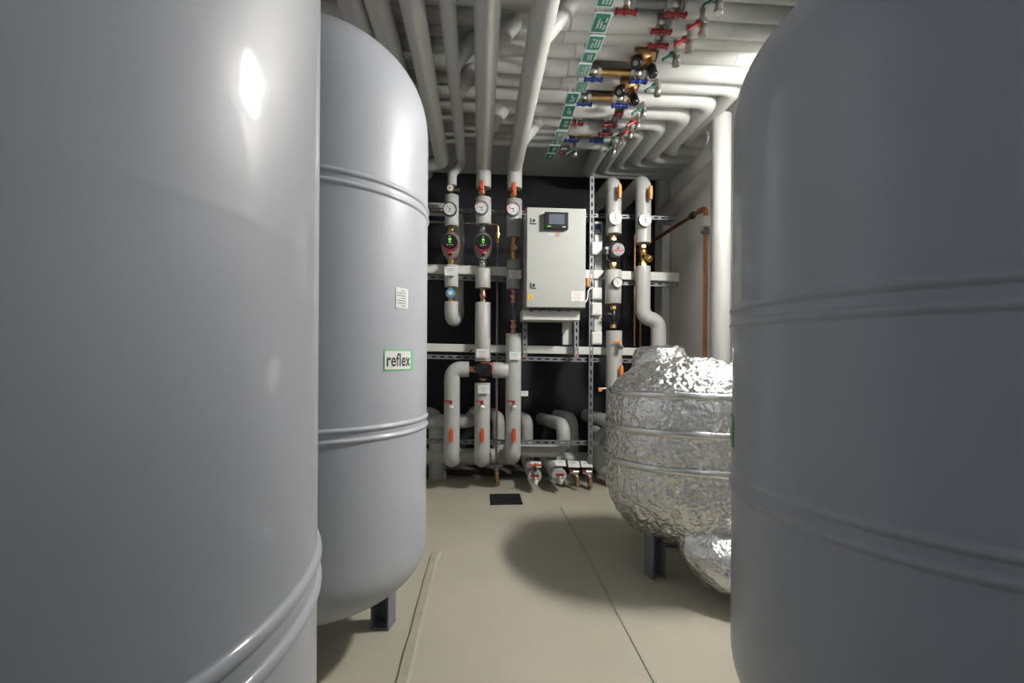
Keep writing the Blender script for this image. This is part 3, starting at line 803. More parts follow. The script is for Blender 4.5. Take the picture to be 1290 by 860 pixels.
place('un_n', lambda: mk_union('nickel'), at_y(608.3, 288.5, YP), 'nickel pipe union above the second pump', GU)
place('un_n', lambda: mk_union('nickel'), at_y(608.3, 333, YP), 'nickel pipe union below the second pump', GU, (PI, 0, 0))
GT2 = 'red drain taps on the lower pipes'; GL = 'vermilion levers on the lower pipes'
for c, px, nm in ((c0, 569.5, 'the bent pipe left of the mixing valve'), (c2, 608.3, 'the pipe under the mixing valve'), (c3, 647.3, 'the pipe right of the mixing valve')):
    y = 509
    place('tapr', lambda: mk_tee_tap('red'), Vector((c.x - .002, YP - r2, c.z(y))), 'red handled drain tap on ' + nm, GT2)
    place('lev_v', lambda: mk_flat_lever('vermil'), Vector((c.x, YP - r2, c.z(546))), 'vermilion lever on ' + nm, GL)
GTG = 'white printed pipe tags'
def tagp(px, py, Y, lab, lines=3, m='ink', rot=(0, 0, 0), s=1.): place('tag%d%s' % (lines, m), lambda: mk_tag(lines, m), at_y(px, py, Y), lab, GTG, rot, s)
tagp(568, 341.5, 2.935, 'white pipe tag on the first column below its pump', 2)
tagp(608, 445, 2.935, 'white pipe tag on the second column above the mixing valve', 4, 'red', (0, .02, -.05))
tagp(609.5, 490.5, 2.935, 'white pipe tag on the pipe just under the mixing valve', 3, 'ink', (0, 0, -.06), .92)
tagp(648.8, 345.5, 2.935, 'white pipe tag with red print on the lower dark grey sleeve', 4, 'red', (0, -.03, 0), 1.0)
tagp(648.8, 448, 2.935, 'white pipe tag on the pipe beside the lower trunking', 3, 'ink', (0, .02, 0), .9)
tagp(660.5, 495.5, 3.02, 'white tag hanging right of the red drain taps', 2, 'ink', (0, 0, 0), .62)

# right pair of columns
c4 = Colm('insulated_pipe', 'grey insulated pipe column with the old pump, right of the cabinet', 772.3)
r4 = 19.6 / 2 * pix(0, YP)
def upper_elbow(c, ytop, y1, r, m='pvc'):
    zt = c.z(ytop) - r * .95; p = c.pt(y1)
    MB().tube([p, Vector((p.x, YP, zt)), Vector((p.x - .02, 3.72, zt - .01))], r, 36, .062).build('upper_insulation', m, c.t)
    seam_ring(Vector((p.x, YP, zt - .064)), (0, 0, 1), r, m, c.t)
upper_elbow(c4, 220.5, 295, r4); c4.shell(340.5, 382.5, 20.5)

p = Vector((c4.x + .008, YP, c4.z(416.5))); zb = c4.z(560)
MB().tube([p, Vector((p.x, YP, zb)), Vector((p.x, 3.5, zb))], r4 * 1.02, 36, .07).build('lower_insulation', 'pvc', c4.t)
c5 = Colm('insulated_pipe', 'grey insulated pipe column bending towards the foil wrapped vessel, rightmost on the wall', 809.5)
upper_elbow(c5, 218.5, 306.5, r4)
a_ = c5.pt(336); b_ = at_y(829, 404, YP)
kn = Vector((c5.x, YP, c5.z(399))); k2 = Vector((b_.x, YP - .005, at_y(829, 404.5, YP).z))
MB().tube([a_, kn, k2, Vector((b_.x, YP - .01, c5.z(470)))], r4 * .98, 36, .07).build('lower_insulation', 'pvc', c5.t)
place('angv', mk_angle_valve, at_y(809.8, 321.5, YP), 'brass valve with a slanted bonnet on the rightmost pipe column')

place('un_k', lambda: mk_union('bronze'), at_y(772.3, 299, YP), 'brownish pipe union above the old grey pump', 'pipe unions at the old pump')
place('un_k', lambda: mk_union('bronze'), at_y(772.3, 335.5, YP), 'brownish pipe union below the old grey pump', 'pipe unions at the old pump', (PI, 0, 0))
def mk_black_check():
    t = thing('check_valve', 'x', 'valve')
    mb = MB(); mb.cyl((0, 0, 0), (0, 0, 1), .019, .085, 20, .003); mb.cyl((0, 0, -.046), (0, 0, 1), .024, .012, 16, .002); mb.build('body', 'black', t)
    MB().cyl((-.03, -.004, .012), (1, 0, 0), .013, .035, 14, .002).build('side_port', 'dark_iron', t)
    for z in (-.064, .058): 
        mb = MB(); hexbody(mb, z - .012, z + .012, .021); mb.build('union_nut', 'brass', t)
    return t
place('bchk', mk_black_check, at_y(772.8, 398.5, YP), 'black check valve with brass nuts below the small gauge')
GLO = 'orange levers right of the cabinet'
place('lev_o', lambda: mk_flat_lever('orange'), Vector((c4.x + .014, YP - r4 - .012, c4.z(247))), 'orange lever at the top of the old pump column', GLO)
place('lev_o', lambda: mk_flat_lever('orange'), Vector((c5.x + .018, YP - r4 - .012, c5.z(248.5))), 'orange lever at the top of the rightmost pipe column', GLO)
place('lev_o', lambda: mk_flat_lever('orange'), Vector((c4.x + .036, YP - r4 + .003, c4.z(468))), 'orange lever just left of the foil wrapped vessel', GLO)
place('tapo', lambda: mk_tee_tap('orange', 'steel'), Vector((c4.x + .022, YP - r4, c4.z(435))), 'orange handled drain tap above the foil wrapped vessel')
t = thing('lever_handle', 'small orange lever on a thin stem beside the slotted post', 'handle', at_y(756, 490, 3.02))
MB().box(at_y(756, 490.5, 3.0), (.024, .012, .026), None, .004).build('grip', 'orange', t)
MB().tube([at_y(758, 489.5, 3.0), at_y(768, 488.5, 3.0)], .006, 12).build('spindle', 'nickel', t)
# ---------------------------------------------------------------- thin service pipes and the pipes behind
def pipe(name, label, pts, r, m, el=.07, n=32, cat='pipe', group=None, seams=()):
    o = MB().tube(pts, r, n, el).build(name, m, None, pts[0]); tag(o, label, cat, group); return o
# steel drop pipe with brass elbow
YT = 3.262
a_, b_, c_ = at_y(538, 279, YT), at_y(627, 282.5, YT), at_y(626.5, 590, YT)
t = thing('service_pipe', 'thin steel pipe dropping to the floor tap through a brass elbow', 'pipe', (c_.x, YT, .1))
MB().tube([Vector((-.8, YT, a_.z + .006)), Vector((b_.x, YT, b_.z)), Vector((b_.x, YT, b_.z - .03))], .010, 16, .02).build('level_run', 'thin_steel', t)
MB().tube([Vector((b_.x - .045, YT, b_.z)), Vector((b_.x, YT, b_.z)), Vector((b_.x, YT, b_.z - .135))], .0155, 18, .025).cyl((b_.x - .04, YT, b_.z), (1, 0, 0), .019, .014, 8).cyl((b_.x, YT, b_.z - .07), (0, 0, 1), .020, .016, 8).cyl((b_.x, YT, b_.z - .128), (0, 0, 1), .019, .016, 8).build('brass_elbow', 'brass', t)
MB().cyl((b_.x, YT, (b_.z - .12 + c_.z) / 2), (0, 0, 1), .0085, b_.z - .12 - c_.z, 14).build('drop_run', 'thin_steel', t)
p = Vector((b_.x + .002, YT, c_.z))
t = thing('floor_tap', 'tap with a grey lever and brass hose spout above the floor drain', 'tap', p)
MB().cyl(p + Vector((0, -.0, 0)), (0, 0, 1), .014, .05, 16).ball(p, .022, 16).cyl(p + Vector((0, -.02, 0)), (0, 1, 0), .012, .05, 14).build('body', 'nickel', t)
MB().box(p + Vector((0, -.03, .026)), (.085, .016, .012), None, .003).box(p + Vector((0, -.03, .015)), (.016, .016, .022)).build('lever', 'pvc', t)
MB().tube(fillet([p + Vector((0, -.02, -.01)), p + Vector((.003, -.035, -.04)), p + Vector((.004, -.036, -.125))], .02), .015, 18).cyl(p + Vector((.004, -.036, -.085)), (0, 0, 1), .018, .02, 6).build('hose_spout', 'brass', t)
# pipes low on the back wall
GBK = 'insulated pipes low on the back wall'
YQ = 3.38
def q(px, py, Y=YQ): return at_y(px, py, Y)
pipe('wall_pipe', 'thick pale pipe with a bend low on the wall beside the left tank', [q(447, 523), q(551, 523), q(551, 640)], .062, 'pvc', .08, group=GBK)
pipe('wall_pipe', 'pale pipe running level behind the lower ends of the three columns', [q(447, 575, 3.37), q(648, 575, 3.37)], .058, 'pvc', .05, group=GBK)
pipe('wall_pipe', 'pale pipe bending back between the first and second lower columns', [q(450, 530.5, 3.32), q(591, 530.5, 3.32), Vector((q(597, 530, 3.32).x, 3.72, q(597, 528, 3.32).z))], .050, 'pvc', .07, group=GBK)
pipe('wall_pipe', 'short upright pale pipe behind the thin steel drop pipe', [q(628, 572, 3.44), q(628, 527, 3.44), Vector((q(622, 527, 3.44).x, 3.74, q(628, 527, 3.44).z))], .046, 'pvc', .06, group=GBK)
pipe('wall_pipe', 'upright pale pipe just right of the third lower column', [q(664, 568, 3.44), q(664, 529, 3.44), Vector((q(655, 529, 3.44).x, 3.74, q(664, 529, 3.44).z))], .044, 'pvc', .06, group=GBK)
e = q(683, 528, 3.70)
pipe('wall_pipe', 'pale pipe coming off the wall, bending down and left under the lowest rail', [Vector((e.x, 3.74, e.z)), q(710, 535, 3.18), q(710, 567.5, 3.18), q(648, 566, 3.18)], .047, 'pvc_white', .075, group=GBK)
pipe('wall_pipe', 'darker grey pipe bending down behind the pale bent pipe', [Vector((q(702, 524, 3.7).x, 3.74, q(702, 523, 3.7).z)), q(721, 526, 3.45), q(722, 590, 3.45)], .042, 'pvc', .07, group=GBK)
pipe('wall_pipe', 'grey pipe sloping from the wall to the slotted post', [q(738, 523, 3.7), q(770, 531, 3.42), q(800, 533, 3.4)], .050, 'pvc', .08, group=GBK)
pipe('wall_pipe', 'large white pipe bend beside the slotted post, left of the foil vessel', [q(800, 545, 3.2), q(757, 545, 3.2), q(757, 585, 3.2), q(776, 600, 3.1)], .062, 'pvc_white', .085, group=GBK)
pipe('wall_pipe', 'grey pipe lying low behind the two end valves', [q(700, 579, 3.4), q(757, 579, 3.4)], .055, 'pvc', .05, group=GBK)
# stubs that come out above the floor with taps on their ends
GE = 'insulated pipe ends above the floor'
def end_stub(p0, p1, r, lab, labtap, labtag, handle):
    t = thing('pipe_end', lab, 'pipe', (p1.x, p1.y, 0), GE)
    MB().tube([p0, p1], r, 32).build('insulation', 'pvc', t)
    d = (p1 - p0).normalized()
    MB().cyl(p1 + d * .002, d, r * .96, .006, 32, .002).build('end_cap', 'pvc_white', t)
    tp = thing('drain_tap', labtap, 'tap', p1, 'drain taps on the pipe ends')
    MB().cyl(p1 + d * .02, d, .012, .04, 16).ball(p1 + d * .03 + Vector((0, 0, -.008)), .018, 14).build('body', 'nickel', tp)
    MB().box(p1 + d * .034 + Vector((-.004, 0, .016)), (.052, .014, .016), None, .004).build('handle', 'red', tp)
    MB().cyl(p1 + d * .04 + Vector((.003, 0, -.024)), (.1, -.25, 1), .013, .034, 16, .003).build('cap', 'white', tp)
    if handle:
        MB().box(p1 + d * -.01 + Vector((.0, -.03, .062)), (.010, .02, .05)).build('bracket', 'dark_iron', tp)
        MB().box(p1 + d * .015 + Vector((-.002, -.012, .080)), (.080, .016, .012), None, .004).build('upper_handle', 'vermil', tp)
    tg = place('tag2ink', lambda: mk_tag(2), p1 + Vector((.01, .015, r + .030)), labtag, 'white tags on the pipe ends', (-.9, .05, 0), .85)
end_stub(at_y(664, 578, 3.40), at_y(673.5, 600, 3.0), .045, 'grey insulated pipe end near the floor, first right of the floor drain', 'red handled drain tap with a second red handle on the first pipe end', 'white tag over the first insulated pipe end', True)
end_stub(at_y(688, 577, 3.40), at_y(704.5, 599, 2.98), .048, 'grey insulated pipe end near the floor, second right of the floor drain', 'red handled drain tap on the second insulated pipe end', 'white tag over the second insulated pipe end', False)
for px, lab, labt in ((722.5, 'small copper spouted tap right of the second insulated pipe end', 'white tag over the left copper spouted tap'), (738.5, 'small copper spouted tap beside the foot of the slotted post', 'white tag over the right copper spouted tap')):
    p = at_y(px, 594, 3.06); t = thing('hose_tap', lab, 'tap', p, 'copper spouted taps near the floor')
    MB().tube([at_y(px - 9, 578, 3.4), p], .012, 16).ball(p, .022, 14).cyl(p + Vector((.002, -.012, .0)), (1, 0, 0), .014, .06, 12).build('body', 'nickel', t)
    MB().box(p + Vector((-.004, -.005, .028)), (.05, .03, .014), None, .004).build('lever', 'dark_iron', t)
    MB().box(p + Vector((-.02, -.024, .012)), (.03, .012, .010), None, .003).build('red_grip', 'red', t)
    MB().tube(fillet([p + Vector((0, -.01, -.01)), p + Vector((.02, -.03, -.025)), p + Vector((.022, -.034, -.085))], .02), .0125, 16).build('spout', 'copper_pink', t)
    place('tag2ink', lambda: mk_tag(2), p + Vector((.0, -.008, .052)), labt, 'white tags over the copper spouted taps', (-.9, .03, 0), .95)
tag(MB().box(at_y(633, 597.5, 3.5), (.45, .12, .02), None, .003).build('plank', 'wood', None, (0, 3.5, .012)), 'short worn plank lying on the dark floor strip under the pipe columns', 'plank')
# floor drain
a_, b_ = at_z(617, 636, 0), at_z(657, 622.5, 0); c = (at_z(637, 629, 0)); c.z = 0
t = thing('floor_drain', 'black square floor drain grate in front of the pipe columns', 'drain', c)
W, D = .19, a_.y * -1 + b_.y
fr = MB()
for s in (-1, 1):
    fr.box(c + Vector((s * (W / 2 - .007), 0, .003)), (.014, D, .006)); fr.box(c + Vector((0, s * (D / 2 - .007), .003)), (W, .014, .006))
fr.build('frame', 'black', t)
MB().box(c + Vector((0, 0, .0012)), (W - .02, D - .02, .0022)).build('sump', 'black', t)
gr = MB()
for k in range(9): gr.box(c + Vector((-W / 2 + .02 + k * (W - .04) / 8, 0, .0035)), (.006, D - .026, .004))
dd = math.atan2(D, W)
for s in (-1, 1): gr.box(c + Vector((0, 0, .0045)), (math.hypot(W, D) - .03, .010, .005), Matrix.Rotation(s * dd, 3, 'Z'))
gr.build('grate', 'dark_iron', t)
# copper on the right
GCu = 'copper pipes at the right'
e1 = at_x(889, 261, 1.385)
p0 = Vector((1.385, e1.y, e1.z)); pl = at_y(800, 318, 3.62)
t = thing('copper_pipe', 'copper pipe sloping along the right wall and turning down at a bracket', 'pipe', (p0.x, p0.y, .9), GCu)
MB().tube([pl, p0, Vector((p0.x, p0.y, .7))], .0125, 20, .035).build('run', 'copper', t)
MB().tube([p0 + (pl - p0).normalized() * .07, p0, p0 + Vector((0, 0, -.07))], .0155, 20, .036).build('elbow', 'copper', t)
q1 = p0 + (pl - p0).normalized() * .13
MB().cyl(q1, (pl - p0), .021, .025, 18, .003).box(q1 + Vector((.022, 0, .02)), (.05, .012, .012)).build('clamp', 'dark_iron', t)
q2 = p0 + Vector((0, -.005, -.115))
t = thing('pipe_bracket', 'silver and white pipe bracket on the copper drop at the right wall', 'bracket', q2)
MB().box(q2 + Vector((0, -.012, .022)), (.065, .05, .06), None, .004).build('cover', 'white', t)
MB().cyl(q2 + Vector((0, 0, -.035)), (0, 0, 1), .024, .03, 16, .003).box(q2 + Vector((.01, 0, -.035)), (.085, .018, .022), None, .003).build('clamp', 'steel', t)
MB().cyl(q2 + Vector((-.035, -.015, -.03)), (1, 0, 0), .007, .02, 6).build('screw', 'nickel', t)
for px, y0, y1, lab in ((799, 296, 436, 'thin dark copper pipe behind the rightmost column, left one'), (806.5, 405, 436, 'thin dark copper pipe behind the rightmost column, right one')):
    a_, b_ = at_y(px, y0, 3.5), at_y(px, y1, 3.5); pipe('copper_pipe', lab, [Vector((b_.x, 3.5, b_.z)), Vector((b_.x, 3.5, a_.z))], .008, 'copper', 0, 14, group=GCu)
# big white drop pipe and the sloping one beside the right wall
p = at_y(907.5, 330, 2.52); zt = at_y(906, 187, 2.52).z
t = thing('drop_pipe', 'thick white pipe dropping beside the right wall, behind the right tank', 'pipe', (p.x, 2.52, .3))
rb = 12.2 * 2.52 / F
MB().tube([Vector((p.x, 2.52, .06)), Vector((p.x, 2.52, zt - rb)), Vector((p.x, 2.52 - .0, zt + .18))], rb, 36, .0).build('insulation', 'pvc', t)
seam_ring(Vector((p.x, 2.52, zt)), (0, 0, 1), rb, 'pvc_white', t)
MB().cyl((p.x, 2.52, .03), (0, 0, 1), rb * .7, .06, 24).build('floor_collar', 'pvc_dark', t)
zc_ = at_y(868, 226, 2.95).z
f0 = Vector((p.x, 2.53, zt - .08)); g0 = at_y(836, 262, 3.42)
g0.z = f0.z - .01
pipe('branch_pipe', 'thick grey pipe sloping from the ceiling corner to the white drop pipe', [Vector((g0.x + .01, 3.45, g0.z + .33)), Vector((g0.x + .01, 3.45, g0.z)), f0], .050, 'pvc', .09)
# ---------------------------------------------------------------- pipes under the ceiling
YN = -1.25
def run_pipe(c, ytop, r, m='pvc'):
    a_ = c.pt(ytop); MB().tube([a_, Vector((a_.x, YP, ZP)), Vector((a_.x, YN, ZP))], r, 36, .06).build('ceiling_run_insulation', m, c.t)
    seam_ring(Vector((a_.x, YP, ZP - .064)), (0, 0, 1), r, m, c.t)
    for y in (1.35, 2.2): seam_ring(Vector((a_.x, y, ZP)), (0, 1, 0), r, m, c.t)
run_pipe(c2, 237, .0475); run_pipe(c3, 238, .0475)
x2 = at_y(582, 205, YP).x
a_ = c1.pt(234)
MB().tube([a_, Vector((a_.x, YP, ZP - .055)), Vector((x2, YP - .01, ZP + .01)), Vector((x2, YN, ZP + .01))], .0295, 30, .045).build('ceiling_run_insulation', 'pvc', c1.t)
GR = 'insulated pipes running to the back wall under the ceiling'
x1 = at_y(558, 207, YP).x
pipe('ceiling_run_pipe', 'grey ceiling pipe that turns left at the back wall, closest to the second left tank', [Vector((x1, YN, ZP)), Vector((x1, 2.97, ZP)), Vector((-.9, 3.03, ZP - .05))], .043, 'pvc', .06, group=GR)
for px, lab in ((469, 'grey ceiling pipe passing above the second left tank, the right one of two'), (434, 'grey ceiling pipe passing above the second left tank, the left one of two')):
    x = at_y(px, 0, 1.594).x; pipe('ceiling_run_pipe', lab, [Vector((x, YN, ZP + .02)), Vector((x, 3.2, ZP + .02))], .045, 'pvc', 0, group=GR)
# cross pipes: each band is (upper, lower) image line near x=690
bands = [(-3, 20), (20, 42), (42, 58), (58, 76), (76, 97), (97, 113), (113, 130), (130, 147), (147, 160), (160, 170), (170, 179), (179, 188)]
ZK = 2.245
YK, RK = [], []
for u, l in bands:
    yu, yl = [F * (ZK - .048 - H) / (HZ - v) for v in (u, l)]
    YK.append((yu + yl) / 2); RK.append(min((yl - yu) / 2 * .965, .062))
def kx(px, k): return at_y(px, (bands[k][0] + bands[k][1]) / 2 + 4, YK[k]).x
gaps = {0: (783, 860), 1: (823, 842), 2: (822, 834), 3: (796, 827), 4: (738, 815), 5: (778, 804), 6: (728, 797), 7: (772, 784), 8: (718, 776), 9: (757, 768), 10: (716, 760), 11: None}
elbow = {11: (771, 748, 217), 10: (794, 769, 213), 9: (817, 784, 206), 8: (846, 805, 200), 7: (878, 829, 193), 6: (910, 862, 183), 5: (940, 893, 172)}
ordw = ['nearest', 'second nearest', 'third nearest', 'fourth nearest', 'fifth nearest', 'sixth nearest', 'seventh nearest', 'eighth nearest', 'fourth from back', 'third from back', 'second from back', 'farthest back']
tube_m = {0: ('steel', .018), 4: ('brass', .0165), 6: ('brass', .0165), 8: ('steel', .013), 10: ('brass', .0165)}
branch = {0: c3, 1: c2, 7: c2, 8: c3, 2: 'x2', 4: 'x2'}
feature = {0: 'with a long steel tube', 1: 'with one large red handled valve', 2: 'with a red handled valve', 3: 'with a bronze balancing valve', 4: 'with a brass tube and blue handles', 5: 'with a bronze balancing valve', 6: 'with a brass tube and blue handles', 7: 'bending back in a Z at its right end', 8: 'with a thin steel tube and red handles', 9: 'bending back in a Z at its right end', 10: 'with a brass tube', 11: 'without any bare section'}
KT = []
drop = {4: -.036, 6: -.028}       # bare sections that hang lower than the insulated ends
for k in range(12):
    y, r = YK[k], RK[k]
    t = thing('ceiling_cross_pipe', 'insulated ceiling cross pipe, %s, %s' % (ordw[k], feature[k]), 'pipe', (0, y, ZK), 'insulated cross pipes under the ceiling'); KT.append(t)
    g = gaps[k]
    left = Vector((-.93, y, ZK))
    mR = 'pvc_white'
    if k in elbow:
        e, px2, py2 = elbow[k]
        xe = kx(e, k) - r
        y2 = F * (ZK - .03 - H) / (HZ - py2)
        tail = [Vector((xe, y, ZK)), Vector((xe, y2, ZK)), Vector((XR - .02, y2, ZK))]
    else: tail = [Vector((XR - .02, y, ZK))]
    if g:
        MB().cyl(((left.x + kx(g[0], k)) / 2, y, ZK), (1, 0, 0), r, kx(g[0], k) - left.x, 32, .002).build('insulation', 'pvc', t)
        MB().tube([Vector((kx(g[1], k), y, ZK))] + tail, r, 32, r * 1.35).build('insulation', mR, t)
        MB().cyl((kx(g[1], k) - .001, y, ZK), (1, 0, 0), r * 1.005, .006, 32).build('end_collar', 'pvc_dark', t)
        m_, rr = tube_m.get(k, ('nickel', .016))
        MB().cyl(((kx(g[0], k) + kx(g[1], k)) / 2, y, ZK + drop.get(k, 0)), (1, 0, 0), rr, kx(g[1], k) - kx(g[0], k) + .01, 20).build('bare_pipe', m_, t)
    else:
        MB().tube([left] + tail, r, 32, r * 1.35).build('insulation', mR, t)
    # joints of the jacket
    for px in (705, 905):
        x = kx(px + (k * 37) % 23, k)
        if g and g[0] < px < g[1]: continue
        if k in elbow and x > tail[0].x - .08: continue
        seam_ring(Vector((x, y, ZK)), (1, 0, 0), r, 'pvc', t)
    if k in branch:
        b = branch[k]; xb = x2 if b == 'x2' else b.x; zb_ = ZP
        MB().tube([Vector((xb, y + .01, zb_)), Vector((xb + .04, y + .01, zb_ + .05)), Vector((xb + .12, y, ZK - .01)), Vector((xb + .16, y, ZK))], min(r, .045) * .95, 28, .0).build('branch', 'pvc', t)
t = thing('ceiling_cross_pipe', 'insulated ceiling cross pipe at the top edge, nearer than all the others', 'pipe', (.9, YK[0] - .115, ZK), 'insulated cross pipes under the ceiling')
MB().cyl(((at_y(868, 0, YK[0] - .115).x + XR - .02) / 2, YK[0] - .115, ZK), (1, 0, 0), .053, XR - .02 - at_y(868, 0, YK[0] - .115).x, 32, .002).build('insulation', 'pvc_white', t)
MB().cyl((at_y(868, 0, YK[0] - .115).x, YK[0] - .115, ZK), (1, 0, 0), .0535, .006, 32).build('end_collar', 'pvc_dark', t)
MB().cyl((at_y(868, 0, YK[0] - .115).x - .3, YK[0] - .115, ZK), (1, 0, 0), .018, .6, 20).build('bare_pipe', 'nickel', t)
# ---------------------------------------------------------------- ceiling valves
def mk_cross_valve(m, sz=1.):
    t = thing('ball_valve', 'x', 'valve')
    mb = MB(); hexbody(mb, -.036, -.018, .024, (1, 0, 0)); hexbody(mb, .018, .036, .024, (1, 0, 0)); mb.ball((0, 0, 0), .026, 18); mb.cyl((0, -.006, -.028), (0, .2, 1), .009, .03, 12); mb.build('body', 'nickel', t)
    h = MB(); h.cyl((0, -.009, -.046), (0, .2, 1), .014, .014, 16, .003)
    for s in (-1, 1):
        h.box((s * .024, -.010, -.047), (.034, .020, .010), Matrix.Rotation(s * .18, 3, 'Y'), .004); h.box((s * .038, -.010, -.046), (.010, .026, .018), None, .004)
    h.build('butterfly_handle', m, t)
    MB().cyl((0, -.011, -.055), (0, .2, 1), .005, .008, 6).build('nut', 'nickel', t)
    return t
def mk_balance():
    t = thing('balancing_valve', 'x', 'valve')
    mb = MB(); hexbody(mb, -.058, -.034, .030, (1, 0, 0)); hexbody(mb, .034, .058, .030, (1, 0, 0))
    mb.lathe([(.026, -.036), (.032, -.02), (.040, 0), (.032, .02), (.026, .036)], axis=(1, 0, 0), n=24)
    d1 = Vector((-.45, -.55, -.7)).normalized(); d2 = Vector((.10, -.35, -.93)).normalized()
    mb.cyl(d1 * .045, d1, .018, .05, 18); mb.cyl(Vector((.028, 0, 0)) + d2 * .045, d2, .015, .06, 16); mb.build('body', 'bronze', t)
    MB().cyl(d1 * .080, d1, .026, .034, 24, .005).build('knob', 'black', t)
    MB().cyl(d1 * .0985, d1, .011, .004, 20).build('scale_ring', 'rim', t)
    MB().cyl(Vector((.028, 0, 0)) + d2 * .095, d2, .020, .055, 20, .005).build('actuator_cap', 'black', t)
    mb = MB(); c = Vector((-.016, -.01, -.03)); mb.cyl(c, (-.7, -.5, -.3), .006, .05, 10); mb.build('test_point', 'nickel', t)
    return t
def mk_vent(m):
    t = thing('drain_valve', 'x', 'valve')
    mb = MB(); mb.cyl((0, 0, .012), (0, 0, 1), .011, .05, 14); mb.cyl((0, 0, -.020), (.12, 0, 1), .019, .022, 8, .002); mb.cyl((.003, 0, -.048), (.12, 0, 1), .016, .036, 18, .003); hexbody(mb, -.078, -.064, .019); mb.build('body', 'nickel', t)
    h = MB(); R = Matrix.Rotation(-.55, 3, 'Y')
    h.box((-.024, -.012, -.034), (.022, .018, .022), None, .005); h.box((-.047, -.014, -.050), (.052, .016, .013), R, .004); h.build('lever', m, t)
    return t
GCV = 'butterfly ball valves on the ceiling pipes'
def cv(px, k, m, side, dz=0):
    y, z = YK[k], ZK + dz + drop.get(k, 0)
    place('cv' + m, lambda: mk_cross_valve(m), Vector((kx(px, k), y, z)), '%s handled ball valve on %s ceiling cross pipe%s' % (m, ordw[k], side), GCV)
cv(788, 0, 'red', ', left of its steel tube'); cv(850, 0, 'red', ', right of its steel tube')
cv(832, 1, 'red', ''); cv(828, 2, 'red', '')
cv(747, 4, 'blue', ', left of its brass tube'); cv(803, 4, 'blue', ', right of its brass tube')
cv(735, 6, 'blue', ', left of its brass tube'); cv(780, 6, 'blue', ', right of its brass tube')
cv(778, 7, 'red', ''); cv(725, 8, 'red', ', left of its steel tube'); cv(768, 8, 'red', ', right of its steel tube')
cv(762, 9, 'red', ''); cv(751, 10, 'blue', ', right of its brass tube'); cv(720, 10, 'blue', ', left of its brass tube')
for k, px in ((3, 808), (5, 787)):
    place('bal', mk_balance, Vector((kx(px, k), YK[k], ZK - .026)), 'bronze balancing valve with black caps on the %s ceiling cross pipe' % ordw[k], 'bronze balancing valves')
GDV = 'small nickel drain valves under the ceiling pipes'
seen = set()
for px, py, k, m in ((905, 5, 0, 'green'), (887, 31, 1, 'red'), (868, 53, 2, 'red'), (852, 72, 3, 'green'), (828, 112, 5, 'green'), (810, 141, 7, 'green'), (803, 156, 8, 'red'), (794, 168, 9, 'red'), (782, 175, 10, 'green'), (773, 189, 11, 'green'), (724, 192, 11, 'green')):
    zv = ZK - .048 - .055
    p = at_z(px, py, zv)
    k = min(range(-1, 12), key=lambda n: abs((YK[n] if n >= 0 else YK[0] - .115) - p.y))
    lab = '%s levered nickel drain valve, %s ceiling cross pipe' % (m, ordw[k] if k >= 0 else 'top edge')
    if lab in seen: lab += [', right one', ', left one', ', third one'][0 if px > 750 else 1]
    seen.add(lab)
    r_ = RK[k] if k >= 0 else .05; yk = YK[k] if k >= 0 else YK[0] - .115
    p.y = min(max(p.y, yk - r_ * .7), yk + r_ * .7)
    place('vent' + m, lambda: mk_vent(m), p + Vector((0, 0, .038)), lab, GDV, scale=.92)
cvx = place('cvred', None, Vector((at_y(711, 188, YK[11]).x, YK[11] - .02, ZK - RK[11] - .012)), 'small red handled valve at the far end of the row of label plates', GCV, scale=.72)
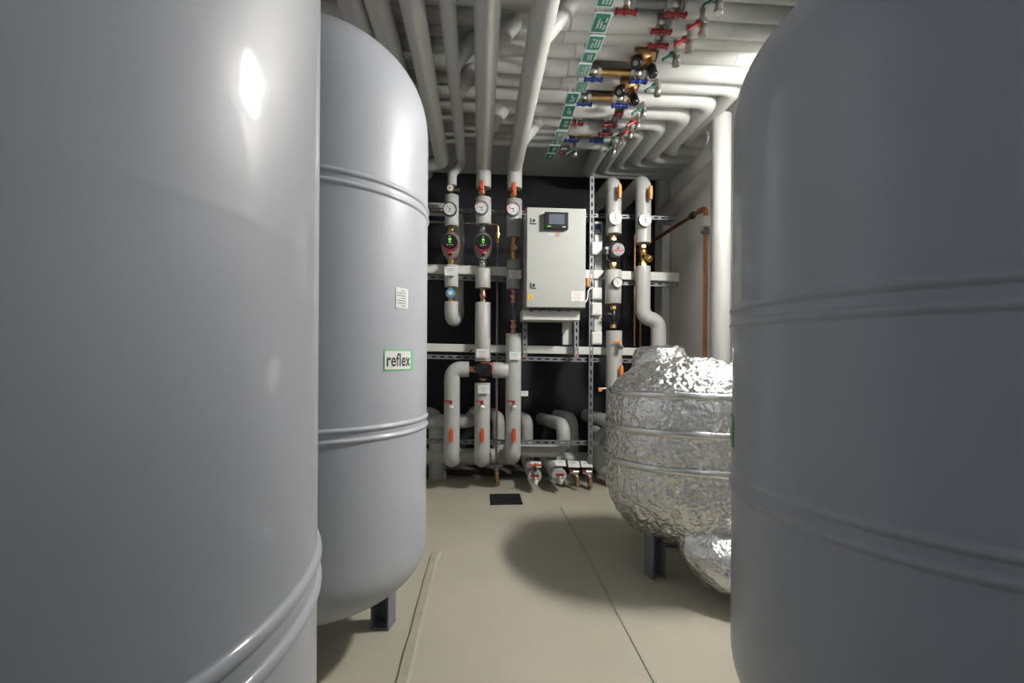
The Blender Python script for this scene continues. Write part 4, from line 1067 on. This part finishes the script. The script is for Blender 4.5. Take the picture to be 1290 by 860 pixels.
# ---------------------------------------------------------------- row of green label plates hanging under the pipes
GP = 'green label plates in a row under the ceiling pipes'
ZL = ZK - .092
plates = [(764.5, -14, 9, 23, 3, 'plate_green', 0), (757, 14, 42, 22, 3, 'plate_green', 0), (749.5, 43.5, 63.5, 20, 3, 'plate_green', 0), (742, 64, 78, 17, 2, 'plate_green', 0),
          (735, 79, 96, 17, 2, 'plate_pale', 0), (732.5, 102, 116.5, 16, 2, 'plate_pale', .006), (720.5, 116, 131, 16, 2, 'plate_green', 0), (716.5, 131.5, 147, 15, 2, 'plate_green', 0),
          (712, 147.5, 163, 14, 2, 'plate_green', 0), (706, 164, 175, 14, 3, 'plate_pale', 0), (702, 174.5, 183, 13, 2, 'plate_pale', .005), (697.5, 182.5, 192, 13, 2, 'plate_green', 0), (692.5, 192.5, 200.5, 11, 1, 'plate_green', 0)]
oc = ['nearest', 'second nearest', 'third nearest', 'fourth nearest', 'fifth nearest', 'sixth nearest', 'seventh nearest', 'sixth from the far end', 'fifth from the far end', 'fourth from the far end', 'third from the far end', 'second from the far end', 'farthest']
for i, (px, y0, y1, wpx, rows, m, dz) in enumerate(plates):
    z = ZL + dz
    f0, f1 = at_z(px, y0, z), at_z(px, y1, z)
    c = (f0 + f1) / 2; Yc = c.y; w_ = wpx * Yc / F; d_ = (f1.y - f0.y) - .004
    c.x = at_z(px, (y0 + y1) / 2, z).x
    t = thing('label_plate', '%s green label plate with white lettering, %s in the ceiling row' % ('faded' if 'pale' in m else 'dark', oc[i]), 'label', c, GP)
    MB().box(c, (w_, d_, .004), None, .0008).build('plate', 'plate', t)
    fc = MB().box(c + Vector((0, 0, -.0025)), (w_ * .84, d_ * .86, .0015)).build('green_field', m, t)
    mb = MB()
    rng = random.Random(i)
    for rw in range(rows):
        x = c.x + (rw - (rows - 1) / 2) * w_ * .20 + w_ * .06
        L = d_ * rng.uniform(.46, .62); n = max(int(L / .011), 3)
        for j in range(n):
            if rng.random() < .1: continue
            yy = c.y - L / 2 + L * (j + .5) / n
            mb.box((x, yy, c.z - .0038), (w_ * .13, L / n * .62, .0012)); mb.box((x + rng.choice((-1, 1)) * w_ * .04, yy, c.z - .0038), (w_ * .05, L / n * .96, .0012))
    mb.build('lettering', 'plate', fc)
    ctop = MB()
    for s in (-1, 1): ctop.cyl(c + Vector((s * w_ * .3, 0, .030)), (0, 0, 1), .0025, .058, 8)
    ctop.build('hanger', 'steel', t)
